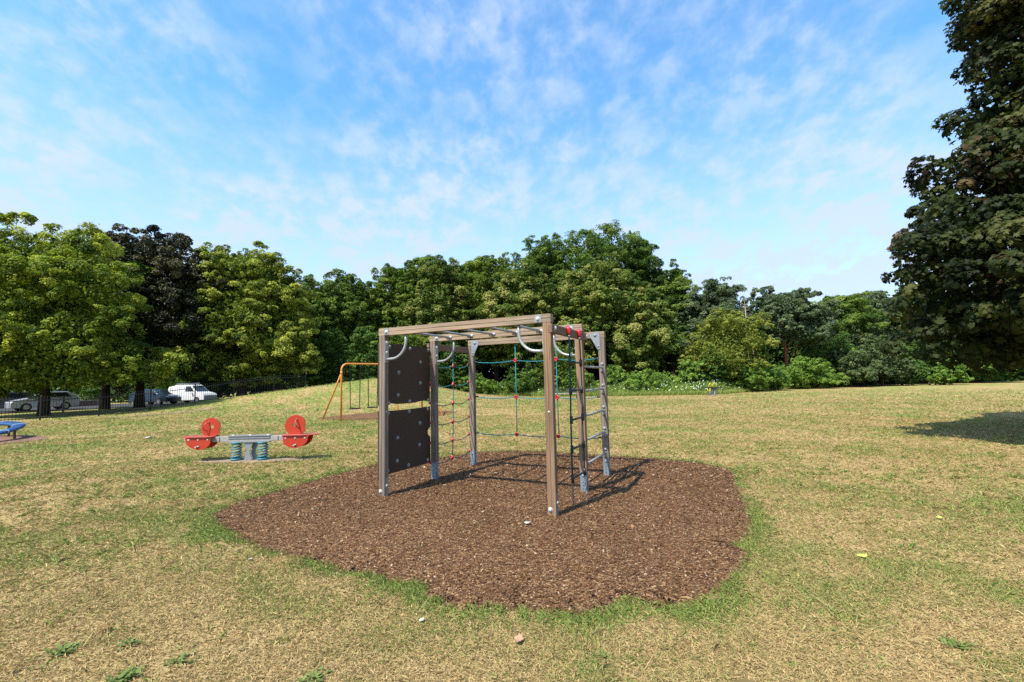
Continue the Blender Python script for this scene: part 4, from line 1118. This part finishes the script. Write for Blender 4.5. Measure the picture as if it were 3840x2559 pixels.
# hedge and shrubs across the road on the left
def hedge(name, a, b, h, w, n, leaf, mat, seed, label, cat='hedge'):
    a, b = Vector(a), Vector(b); L = (b - a).length; k = max(3, int(L / (w * .8)))
    lob = [(tuple((b - a) * ((i + .5) / k) + Vector((0, 0, h * .5))), (w, w * .9, h * .55 * (0.85 + .3 * ((i * 37) % 10) / 10))) for i in range(k)]
    return tree(name, a.x, a.y, label, cat, mat, lob, n, leaf, seed, h * .4, .06, 'twig', nl=k, ppl=70, zmin=0, outl=.1)
hedge('hedge', (-66, 58, 0), (-22, 60, 0), 7.5, 4.0, 42000, .42, 'lm_dark', 701, 'tall dark trees and hedge across the road behind the parked vehicles')
hedge('hedge', (-46, 50, 0), (-34.5, 56, 0), 2.4, 1.3, 9000, .22, 'lm_dark', 702, 'lower dark green hedge behind the pale low wall')
hedge('hedge', (-58, 44.0, 0), (-47.5, 47.0, 0), 3.0, 1.5, 8000, .24, 'lm_dark', 703, 'dark green hedge behind the silver car at far left')
xg = at(572, 47.5)
tree('shrub', xg, 49.5, 'bright green sapling above the dark blue car', 'bush', 'lm_bramble', auto_lobes(1.1, 1.0, .6, 3.3, 44, 6), 3000, .22, 46, 1.5, .05, 'twig', ppl=80)
tree('maple_tree', -46.5, 30.0, 'unseen green maple added past the left edge to shade the road and cars', 'tree', 'lm_oak2', auto_lobes(4.2, 4.0, 2.4, 9.5, 61, 10), 42000, .24, 62, 8, .25, ppl=30, pr=(.26, .5), lump=(110, .6, 1.4, 2.2), outl=.1)  # added tree out of view, placed only for its shade on the parked cars
tree('maple_tree', at(398, 36.5), 36.5, 'dark green tree half hidden behind the left maple, trunk between the cars', 'tree', 'lm_oak', auto_lobes(3.4, 3.4, 2.6, 12.5, 63, 10), 42000, .26, 64, 8, .27, ppl=30, pr=(.26, .5), lump=(110, .6, 1.4, 2.4), outl=.1)
tree('woodland_tree', at(780, 55), 55, 'dark tree in the shade behind the white van', 'tree', 'lm_dark', auto_lobes(5.5, 4, .6, 9, 45, 9), 20000, .33, 47, 6, .3)
tree('woodland_tree', at(1040, 50), 50, 'dark low tree filling the gap right of the yellow-green maple', 'tree', 'lm_dark', auto_lobes(3.6, 3, .3, 8.2, 49, 9), 20000, .30, 48, 5, .25)

# big overhanging copper maple on the right
BX, BY = 13.0, 9.0
Lb_ = []
rng2 = random.Random(12)
for (z, r, k, rr) in ((2.65, 2.9, 14, 1.2), (3.8, 3.0, 13, 1.3), (5.4, 2.3, 10, 1.3), (7.2, 1.85, 9, 1.25), (9.2, 1.55, 8, 1.2), (11.2, 1.1, 6, 1.2), (13.0, .5, 4, 1.1)):
    for i in range(k):
        a = 2 * math.pi * (i + rng2.uniform(-.25, .25)) / k
        q = r * .93 * rng2.uniform(.84, 1.12)
        s = rr * rng2.uniform(.75, 1.15)
        Lb_.append(((q * math.cos(a), q * math.sin(a), z + rng2.uniform(-.5, .5)), (s * 1.1, s * 1.1, s * .72)))
Lb_.append(((0, 0, 7), (1.7, 1.7, 5.0)))
Lb_ += [((x_, y_, z_), (.80, .9, .62)) for x_, y_, z_ in ((-2.2, 1, 7.1), (-1.85, 1, 8.3), (-1.35, 1, 9.4), (-1.2, 1, 10.4), (-2.75, 1, 6.0), (-2.8, 1, 5.2), (-3.0, 1, 4.5), (-3.6, 1, 3.8), (-3.8, 1, 3.2), (-3.7, 1, 2.7), (-3.2, 1, 2.4), (-3.2, 0, 4.2), (-2.7, -.2, 5.6), (-2.2, 0, 7.7), (-1.5, .2, 9.0))]
root = empty('copper_maple', (BX, BY, 0), 0, 'huge dark bronze-green maple overhanging the right edge', 'tree')
pos, nrm, tint, rng3, ni = crown_points(Lb_, 150000, 801, pr=(.20, .42), ppl=40, inner=.12, flat=.80, upb=.35, outl=.05)
size = .118 * rng3.uniform(.6, 1.3, len(pos)); size[-ni:] *= 1.4
nrm = nrm + np.array([-.2, -.2, -.05]) + rng3.normal(size=nrm.shape) * .38
me = leaf_mesh('crown', pos, nrm, size, tint - .04, M['lm_big'], rng3, 'maple')
me.materials.append(M['lm_bronze']); me.polygons.foreach_set('material_index', ((fbm(pos[:, 0] * 1.0 + pos[:, 2], pos[:, 1] - pos[:, 2], 1.1, 71) > .62) & (rng3.uniform(size=len(pos)) < .55)).astype(np.int32))
link(bpy.data.objects.new('crown', me), root)
limbs(root, 8.5, .32, [l for l in Lb_ if l[0][2] > 1.5][::3], 'bark', 803, nl=24, fork=.18)

# ------------------------------------------------------------------ railing
FP = [(-33.5, 17.0), (-30.7, 19.8), (-27.9, 22.6), (at(159, 25.0), 25.0), (at(377, 27.2), 27.2), (at(568, 29.4), 29.4), (at(733, 31.4), 31.4), (at(878, 33.6), 33.6), (-18.5, 35.9), (-17.0, 38.0)]
FE = empty('railing_fence', (FP[3][0], FP[3][1], 0), 0, 'black metal ball-topped railing between the lawn and the road', 'fence')
fo = Vector((FP[3][0], FP[3][1], 0)); FH = 1.22
for i, (x, y) in enumerate(FP):
    z = gz1(x, y)
    MB().box(Vector((x, y, z + FH / 2 + .0)) - fo, (.055, .055, FH + .14)).ball(Vector((x, y, z + FH + .09)) - fo, .045, 8, 5).build('post', 'fence', FE)
for (x0, y0), (x1_, y1_) in zip(FP[:-1], FP[1:]):
    z0, z1 = gz1(x0, y0), gz1(x1_, y1_); mb = MB()
    a = Vector((x0, y0, z0)) - fo; b = Vector((x1_, y1_, z1)) - fo
    for hz in (.13, FH - .14): mb.bar(a + Vector((0, 0, hz)), b + Vector((0, 0, hz)), .03, .04)
    n = int((b - a).length / .125)
    for k in range(1, n):
        p = a.lerp(b, k / n)
        mb.tube([p + Vector((0, 0, .05)), p + Vector((0, 0, FH))], .0095, 5, False).ball(p + Vector((0, 0, FH + .015)), .024, 6, 4)
    mb.build('railing_panel', 'fence', FE)

# ------------------------------------------------------------------ vehicles on the road
def car(name, x, y, heading, label, cat, paint, L, Wd, H, prof, wins, roofpaint=None, rack=False, z=.075):
    """prof: side outline (x along length, z); wins: list of (name, polygon) on both sides; heading = direction of the nose"""
    o = empty(name, (x, y, z), heading, label, cat)
    hw = Wd / 2
    def half(z_): return hw * (1.0 if z_ < .85 else 1.0 - .16 * (z_ - .85) / (H - .85))
    n = len(prof); vs = []
    for s in (-1, 1): vs += [(px, s * half(pz), pz) for px, pz in prof]
    mid_ = [(px, pz) for px, pz in prof]
    fs = [tuple(range(n))[::-1], tuple(range(n, 2 * n))] + [(i, (i + 1) % n, n + (i + 1) % n, n + i) for i in range(n)]
    b = MB(); b.add(vs, fs); body = b.build('body', paint, o, .03)
    for wname, poly in wins:
        if wname == 'side':
            for s in (-1, 1):
                w = MB(); q = [(px, s * (half(pz) + .006), pz) for px, pz in poly]
                q2 = [(px, s * (half(pz) - .01), pz) for px, pz in poly]; k = len(q)
                w.add(q + q2, [tuple(range(k)), tuple(range(k, 2 * k))[::-1]] + [(i, (i + 1) % k, k + (i + 1) % k, k + i) for i in range(k)])
                w.build('side_window', 'glass', body)
        else:
            (xa, za), (xb_, zb) = poly
            nx, nz = (zb - za), -(xb_ - xa); ln = math.hypot(nx, nz); nx, nz = nx / ln * .008, nz / ln * .008
            if wname == 'windscreen' and nx < 0: nx, nz = -nx, -nz
            if wname == 'rear_window' and nx > 0: nx, nz = -nx, -nz
            ya, yb = half(za) - .08, half(zb) - .10
            w = MB(); q = [(xa + nx, -ya, za + nz), (xa + nx, ya, za + nz), (xb_ + nx, yb, zb + nz), (xb_ + nx, -yb, zb + nz)]
            q2 = [(a - nx * 2, y_, c - nz * 2) for a, y_, c in q]
            w.add(q + q2, [(0, 1, 2, 3), (7, 6, 5, 4), (0, 4, 5, 1), (1, 5, 6, 2), (2, 6, 7, 3), (3, 7, 4, 0)])
            w.build(wname, 'glass', body)
    for wx in (L * .31, -L * .30):
        for s in (-1, 1):
            wh = MB().tube([(wx, s * (hw - .20), .31), (wx, s * (hw + .012), .31)], .31, 18).build('wheel', 'tyre', o)
            MB().tube([(wx, s * (hw - .02), .31), (wx, s * (hw + .02), .31)], .19, 14).build('rim', 'rim', wh)
    fx = max(p_[0] for p_ in prof)
    for s in (-1, 1):
        MB().ball((fx - .10, s * (hw - .20), .68), .13, 8, 5, None, (.7, 1.1, .7)).build('headlight', 'lampglass', body)
        MB().box((L * .19, s * (hw + .09), .98), (.12, .16, .13)).build('mirror', paint, body)
    if rack:
        mb = MB()
        for xx in (-1.5, -.7, .15): mb.box((xx, 0, H + .10), (.05, Wd * .84, .04)).box((xx, -.62, H + .045), (.04, .04, .12)).box((xx, .62, H + .045), (.04, .04, .12))
        for yy in (-.6, .6): mb.box((-.68, yy, H + .135), (1.9, .05, .04))
        mb.build('roof_rack', 'galv', o)
    return o
VAN = [(-2.05, .28), (-2.08, .9), (-1.98, 1.55), (-1.85, 1.80), (-.9, 1.84), (.35, 1.82), (.55, 1.74), (1.22, 1.12), (1.95, .92), (2.10, .75), (2.12, .30)]
HATCH = [(-1.95, .26), (-2.0, .85), (-1.72, 1.15), (-1.25, 1.45), (-.2, 1.50), (.35, 1.42), (1.02, .98), (1.80, .82), (2.0, .66), (2.02, .26)]
dv = 47.0; dirv = R_(-8)
car('delivery_van', at(722, dv), dv, dirv, 'small white van with roof rack parked beyond the railing', 'van', 'carwhite', 4.2, 1.72, 1.84, VAN,
    [('side', [(-.05, 1.16), (.98, 1.14), (.50, 1.66), (-.02, 1.68)]), ('windscreen', [(1.20, 1.15), (.58, 1.73)]), ('rear_window', [(-2.06, 1.05), (-1.98, 1.55)])], None, True)
db = 44.5
car('parked_car', at(585, db), db, dirv, 'dark blue car parked just left of the white van', 'car', 'carblue', 4.0, 1.7, 1.50, HATCH,
    [('side', [(-1.45, 1.02), (.85, 1.0), (.30, 1.36), (-1.15, 1.38)]), ('windscreen', [(1.0, 1.0), (.38, 1.41)]), ('rear_window', [(-1.72, 1.15), (-1.28, 1.44)])])
dw = 37.0
car('parked_car', at(168, dw), dw, R_(-120), 'pale silver car partly behind the leftmost tree trunk', 'car', 'carsilver', 3.7, 1.6, 1.46, HATCH,
    [('side', [(-1.45, 1.02), (.85, 1.0), (.30, 1.36), (-1.15, 1.38)]), ('windscreen', [(1.0, 1.0), (.38, 1.41)]), ('rear_window', [(-1.72, 1.15), (-1.28, 1.44)])])
dk_ = 36.0
car('parked_car', at(12, dk_), dk_, R_(-118), 'dark grey car cut off by the left edge of the view', 'car', 'cargrey', 4.0, 1.7, 1.50, HATCH,
    [('side', [(-1.45, 1.02), (.85, 1.0), (.30, 1.36), (-1.15, 1.38)]), ('windscreen', [(1.0, 1.0), (.38, 1.41)]), ('rear_window', [(-1.72, 1.15), (-1.28, 1.44)])])
# low brick wall with pale coping, post, house
mt, n, p = new_mat('brickwork')
v = mapping(n, (1, 1, 1)); br = N(n, 'ShaderNodeTexBrick'); n.links.new(v, br.inputs['Vector'])
br.inputs['Color1'].default_value = (.26, .11, .07, 1); br.inputs['Color2'].default_value = (.20, .085, .055, 1); br.inputs['Mortar'].default_value = (.32, .29, .25, 1)
br.inputs['Scale'].default_value = 4.5; n.links.new(br.outputs[0], p.inputs['Base Color']); p.inputs['Roughness'].default_value = .9
M['brick'] = mt
wa = Vector((at(240, 43), 43, 0)); wb = Vector((at(405, 47), 47, 0))
GW = empty('garden_wall', wa, 0, 'long low brick wall with pale coping beyond the railing', 'wall')
MB().bar((0, 0, .27), wb - wa + Vector((0, 0, .27)), .22, .54).build('brick_courses', 'brick', GW)
MB().bar((0, 0, .575), wb - wa + Vector((0, 0, .575)), .30, .07).build('coping', 'pave', GW)
wc = Vector((at(72, 41), 41, 0)); wd_ = Vector((at(108, 41.6), 41.6, 0))
GP = empty('garden_wall', wc, 0, 'short red brick wall between the grey and silver cars', 'wall')
MB().bar((0, 0, .42), wd_ - wc + Vector((0, 0, .42)), .24, .84).build('brick_courses', 'brick', GP)
MB().bar((0, 0, .87), wd_ - wc + Vector((0, 0, .87)), .32, .06).build('coping', 'pave', GP)
xq = at(243, 33.0)
BO = empty('bollard', (xq, 33.0, gz1(xq, 33.0)), 0, 'thin grey post behind the railing right of the leftmost trunk', 'post')
MB().tube([(0, 0, -.05), (0, 0, 1.02)], .055, 10).build('shaft', 'greypost', BO)
MB().ball((0, 0, 1.02), .06, 10, 4, True).build('post_cap', 'greypost', BO)
HO = empty('house', (-71, 62, 0), R_(14), 'pale house with red tiled roof glimpsed through leaves at far left', 'house')
MB().box((0, 0, 2.6), (9, 7, 5.2)).build('wall', 'paleplaster', HO)
rf = MB().prism([(-3.9, 5.2), (3.9, 5.2), (0, 8.2)], -4.9, 4.9, 0).build('roof', 'rooftile', HO)
MB().box((2.5, .6, 8.3), (.7, .7, 1.4)).build('chimney', 'brick', rf)
for x, z in ((-2.6, 1.5), (2.6, 1.5), (-2.6, 3.9), (2.6, 3.9)):
    w = MB().box((x, -3.52, z), (1.5, .06, 1.25)).build('window', 'carwhite', HO)
    MB().box((x - .36, -3.56, z), (.62, .03, 1.05)).box((x + .36, -3.56, z), (.62, .03, 1.05)).build('pane', 'glass', w)
MB().box((0, -3.52, 1.05), (1.0, .07, 2.1)).build('door', 'carblue', HO)

# ------------------------------------------------------------------ turf: blades and mulch chips
M['turf'] = None
mt, n, p = new_mat('turf_blade')
a = N(n, 'ShaderNodeAttribute', attribute_name='col')
n.links.new(a.outputs['Color'], p.inputs['Base Color']); p.inputs['Roughness'].default_value = .7; p.inputs['Specular IOR Level'].default_value = .15
tr = N(n, 'ShaderNodeBsdfTranslucent'); n.links.new(a.outputs['Color'], tr.inputs['Color'])
ms = N(n, 'ShaderNodeMixShader'); ms.inputs[0].default_value = .22
n.links.new(p.outputs[0], ms.inputs[1]); n.links.new(tr.outputs[0], ms.inputs[2]); n.links.new(ms.outputs[0], n.nodes['Material Output'].inputs['Surface'])
M['turf'] = mt
def turf():
    rng = np.random.default_rng(5)
    X = []; Y = []; S = []
    for r0, r1, cnt, s in ((1.6, 3.2, 150000, .030), (3.2, 5.0, 150000, .035), (5.0, 8.0, 160000, .044), (8.0, 13.0, 130000, .060), (13.0, 21.0, 110000, .085), (21, 34, 90000, .115), (34, 56, 80000, .15)):
        cnt = int(cnt * 1.28); r = np.sqrt(rng.uniform(r0 * r0, r1 * r1, cnt)); th = rng.uniform(-R_(68), R_(68), cnt)
        X.append(r * np.sin(th)); Y.append(r * np.cos(th)); S.append(np.full(cnt, s))
    # extra tufts fringing the mulch
    P = np.array(MOUT); k = 20000; i = rng.integers(0, len(P), k)
    off = np.abs(rng.normal(0, .12, (k, 1))); c = P.mean(0); dr = P[i] - c; dr /= np.linalg.norm(dr, axis=1, keepdims=True)
    q = P[i] + dr * (off - .01) + rng.normal(0, .02, (k, 2))
    X.append(q[:, 0]); Y.append(q[:, 1]); S.append(np.full(k, .040))
    # tussocks: small clumps of longer blades
    nt_, nbl = 4200, 15
    r = np.sqrt(rng.uniform(2.0, 150.0, nt_)); th = rng.uniform(-R_(62), R_(62), nt_)
    tx, ty = r * np.sin(th), r * np.cos(th); sp = rng.uniform(.012, .055, nt_)
    X.insert(0, np.repeat(tx, nbl) + rng.normal(0, 1, nt_ * nbl) * np.repeat(sp, nbl)); Y.insert(0, np.repeat(ty, nbl) + rng.normal(0, 1, nt_ * nbl) * np.repeat(sp, nbl))
    S.insert(0, np.repeat(rng.uniform(.035, .062, nt_) * np.clip(r / 5, .8, 1.5), nbl)); tg = np.repeat(rng.normal(.45, .30, nt_), nbl)
    # long pale stalks left lying by the mower
    ns_ = 2600; r = np.sqrt(rng.uniform(3.0, 80.0, ns_)); th = rng.uniform(-R_(62), R_(62), ns_)
    X.insert(1, r * np.sin(th)); Y.insert(1, r * np.cos(th)); S.insert(1, rng.uniform(.08, .16, ns_))
    x = np.concatenate(X); y = np.concatenate(Y); s = np.concatenate(S)
    tus = np.full(len(x), np.nan); tus[:nt_ * nbl] = tg; stalk = np.zeros(len(x), bool); stalk[nt_ * nbl:nt_ * nbl + ns_] = True
    fr = np.zeros(len(x), bool); fr[-k:] = True
    lu0 = lush(x, y)
    keep = poly_dist(x, y, MULCH) > np.where(fr, -.10, -.02)
    keep &= ~(fr & (fbm(x, y, .45, 51) < .45))
    for pl in (SWINGP, RINGP): keep &= poly_dist(x, y, pl) > 0
    e = ((x + 5.42) / 1.25) ** 2 + ((y - 9.8) / .28) ** 2; keep &= e > 1
    keep &= ~((x < -15) & (y - 25 > (x + 25.4) * 1.55))     # beyond the railing
    keep &= rng.uniform(size=len(x)) < np.clip(.55 + lu0, 0, 1) * np.clip((58 - np.hypot(x, y)) / 22, 0, 1)
    keep &= ~((y > 39) & (y > np.interp(1920 + x / np.maximum(y, 1) * F_PX, EX, ED)))
    x, y, s, fr, lu, tus, stalk = x[keep], y[keep], s[keep], fr[keep], lu0[keep], tus[keep], stalk[keep]
    n = len(x)
    g = np.clip(lu + rng.normal(0, .22, n), 0, 1) ; g = np.where(fr, np.maximum(g, .75), g); g = np.where(np.isnan(tus), g, np.clip(tus + .35 * lu + rng.normal(0, .08, n), 0, 1)); g = np.where(stalk, 0, g)
    mixv = np.clip((g - .36) / .36, 0, 1)[:, None]
    u = rng.uniform(size=(n, 1))
    straw = STRAW * (.84 + .30 * u) * .95; straw = straw * (1 - .35 * (u < .22)) 
    grn = GREEN + (GREEN2 - GREEN) * rng.uniform(size=(n, 1)); grn = grn * (.72 + .6 * rng.uniform(size=(n, 1)))
    col = straw * (1 - mixv) + grn * mixv
    elev = np.where(g > .5, rng.uniform(.2, .95, n), rng.uniform(.05, .6, n)); az = rng.uniform(0, 2 * math.pi, n)
    ln = s * rng.uniform(.5, 1.5, n) * np.where(g > .55, 1.05, 1.0); wd = np.where(stalk, .0035, s * .115 * rng.uniform(.6, 1.4, n))
    d = np.stack([np.cos(az) * np.cos(elev), np.sin(az) * np.cos(elev), np.sin(elev)], 1)
    sd = np.stack([-np.sin(az), np.cos(az), rng.normal(0, .25, n)], 1)
    p0 = np.stack([x, y, gz(x, y) - .004 + rng.uniform(0, .012, n)], 1)
    bend = np.array([0, 0, -.22]) * ln[:, None]
    v = np.stack([p0 - sd * wd[:, None] * .5, p0 + sd * wd[:, None] * .5, p0 + d * ln[:, None] * .6 + sd * wd[:, None] * .38, p0 + d * ln[:, None] + bend, p0 + d * ln[:, None] * .6 - sd * wd[:, None] * .38], 1)
    me = np_mesh('grass', v.reshape(-1, 3), np.arange(n * 5), np.arange(0, n * 5, 5), np.full(n, 5), M['turf'], {'col': ('FACE', col)})
    tag(link(bpy.data.objects.new('grass', me)), 'sun-dried short turf of the lawn, straw and green', 'grass', None, 'stuff')
turf()
def chips():
    rng = np.random.default_rng(9)
    P = np.array(MOUT); lo, hi = P.min(0), P.max(0)
    k = 380000; xy = rng.uniform(lo - .05, hi + .05, (k, 2))
    w = np.clip(4.6 / np.maximum(xy[:, 1], 1), .25, 1); xy = xy[rng.uniform(size=k) < w ** .7]
    d = poly_dist(xy[:, 0], xy[:, 1], [tuple(q) for q in MULCH]); xy = xy[d < np.where(rng.uniform(size=len(d)) < .12, rng.exponential(.12, len(d)), rng.exponential(.03, len(d))) - .01]
    n = len(xy)
    s = .0135 * rng.lognormal(0, .45, n) * np.clip(xy[:, 1] / 6, .75, 1.5)
    z = .010 + .045 * np.clip(-poly_dist(xy[:, 0], xy[:, 1], MULCH) / .35, 0, 1) * (fbm(xy[:, 0], xy[:, 1], .9, 31, 4) - .3) + rng.uniform(.0, .010, n)
    pos = np.column_stack([xy, z])
    nrm = rng.normal(size=(n, 3)) * .30 + np.array([0, 0, .9])
    nrm /= np.linalg.norm(nrm, axis=1, keepdims=True)
    t = rng.normal(size=(n, 3)); t -= nrm * (t * nrm).sum(1, keepdims=True); t /= np.linalg.norm(t, axis=1, keepdims=True); b = np.cross(nrm, t)
    asp = rng.uniform(.25, .6, n)
    c = np.array([(-.5, -.5, 0), (.5, -.4, .1), (.42, .5, 0), (-.5, .42, .12)])
    v = pos[:, None, :] + s[:, None, None] * (c[None, :, 0:1] * t[:, None, :] + c[None, :, 1:2] * asp[:, None, None] * b[:, None, :] + c[None, :, 2:3] * nrm[:, None, :])
    u = rng.uniform(size=(n, 1))
    cols = np.where(u < .30, np.array([[.098, .049, .025]]), np.where(u < .68, np.array([[.182, .094, .047]]), np.where(u < .93, np.array([[.265, .146, .069]]), np.array([[.42, .31, .20]]))))
    cols = cols * rng.uniform(.7, 1.35, (n, 1)) * (.8 + .4 * fbm(xy[:, 0], xy[:, 1], 1.5, 61))[:, None]
    me = np_mesh('mulch_chips', v.reshape(-1, 3), np.arange(n * 4), np.arange(0, n * 4, 4), np.full(n, 4), M['turf'], {'col': ('FACE', cols)})
    tag(link(bpy.data.objects.new('mulch_chips', me)), 'loose brown bark chips under the climbing frame', 'mulch', None, 'stuff')
chips()

# ------------------------------------------------------------------ weeds and litter on the turf
def weed(x, y, seed, s, n, label):
    rng = np.random.default_rng(seed); pos = []; 
    vs = []; fs = []
    for i in range(n):
        a = rng.uniform(0, 6.283); r0 = rng.uniform(0, .13) * s / .1; L = s * rng.uniform(.6, 1.2); w = L * rng.uniform(.12, .20)
        el = rng.uniform(.15, .8); d = np.array([math.cos(a) * math.cos(el), math.sin(a) * math.cos(el), math.sin(el)]); sd = np.array([-math.sin(a), math.cos(a), 0])
        o = np.array([r0 * math.cos(a * 3), r0 * math.sin(a * 3), .005]); b = len(vs)
        for t, ww, dz in ((0, .15, 0), (.35, .8, 0), (.7, 1.0, -.04), (1.0, .05, -.16)):
            for sg in (-1, 0, 1): vs.append(o + d * L * t + sd * sg * w * ww + np.array([0, 0, dz * L + (0 if sg else -.06 * w)]))
        for k in range(3):
            for m_ in range(2): fs.append((b + k * 3 + m_, b + k * 3 + m_ + 1, b + (k + 1) * 3 + m_ + 1, b + (k + 1) * 3 + m_))
    vs = np.array(vs); fs = np.array(fs)
    me = np_mesh('leaves', vs, fs.ravel(), np.arange(0, len(fs) * 4, 4), np.full(len(fs), 4), M['lm_weed'], {'tint': ('FACE', np.repeat(rng.uniform(.2, .9, n), 6))}, True)
    r = empty('weed', (x, y, gz1(x, y)), 0, label, 'weed', 'broad-leaved weeds in the turf')
    link(bpy.data.objects.new('leaves', me), r)
for i, (x, y, s, nn, lab) in enumerate((
    (-2.10, 2.60, .11, 30, 'bright green broad-leaved weed near the bottom left corner'),
    (-2.68, 2.86, .11, 26, 'weed cluster furthest left in the foreground turf'),
    (-2.35, 2.92, .09, 22, 'small weed right of the leftmost weed cluster'),
    (-1.90, 2.74, .10, 18, 'grey-green weed right of the bright bottom-left weed'),
    (-1.08, 2.56, .10, 18, 'narrow green weed at the bottom edge left of centre'),
    (2.44, 2.72, .10, 20, 'flat green weed in the lower right turf'),
    (.46, 2.68, .07, 14, 'small green weed at the bottom just right of centre'),
    (5.15, 7.35, .10, 16, 'dark green weed in the dry turf right of the mulch'),
    (-3.45, 4.95, .07, 22, 'clover-like weed at the left tip of the mulch'))):
    weed(x, y, 900 + i, s * .5, int(nn * 2.2), lab)
def scrap(name, x, y, s, rz, mat, label, cat, curl=.25, z=.02):
    vs = []; k = 7
    for i in range(k):
        t = i / (k - 1); w = s * .42 * math.sin(math.pi * (.08 + .84 * t)) ** .8
        for sg in (-1, 0, 1): vs.append(((t - .5) * s, sg * w * (1 + .2 * math.sin(i * 2.3)), curl * s * ((t - .4) ** 2 * 1.5 + (.35 * abs(sg))) * (1 + .3 * math.sin(i))))
    fs = [(i * 3 + j, i * 3 + j + 1, (i + 1) * 3 + j + 1, (i + 1) * 3 + j) for i in range(k - 1) for j in range(2)]
    mb = MB(); mb.add(vs, fs, True); o = mb.build(name, mat)
    o.location = (x, y, gz1(x, y) + z); o.rotation_euler = (.1, -.12, rz)
    tag(o, label, cat)
    sm = o.modifiers.new('thickness', 'SOLIDIFY'); sm.thickness = .0015
scrap('fallen_leaf', .12, 5.02, .075, -.5, 'paper', 'pale dry leaf lying on the mulch left of the nearest post', 'leaf', .25, .035)
scrap('fallen_leaf', 2.86, 3.97, .075, -.3, 'yleaf', 'yellow-green fallen leaf on the turf right of the mulch', 'leaf')
scrap('fallen_leaf', .0, 2.84, .062, 1.2, 'dryleaf', 'curled brown leaf in the bottom centre turf', 'leaf', .5, .02)
scrap('litter', -2.35, 4.22, .032, .4, 'paper', 'tiny white scrap at the left green edge of the mulch', 'litter')
scrap('litter', -.62, 3.10, .036, .9, 'paper', 'small pale scrap in the grass below the mulch edge', 'litter')
scrap('fallen_leaf', -11.43, 14.65, .28, -.1, 'paper', 'pale strip lying on the lawn left of the seesaw', 'leaf')
scrap('fallen_leaf', 4.38, 4.93, .06, .7, 'yleaf', 'small yellow leaf far right on the dry turf', 'leaf')
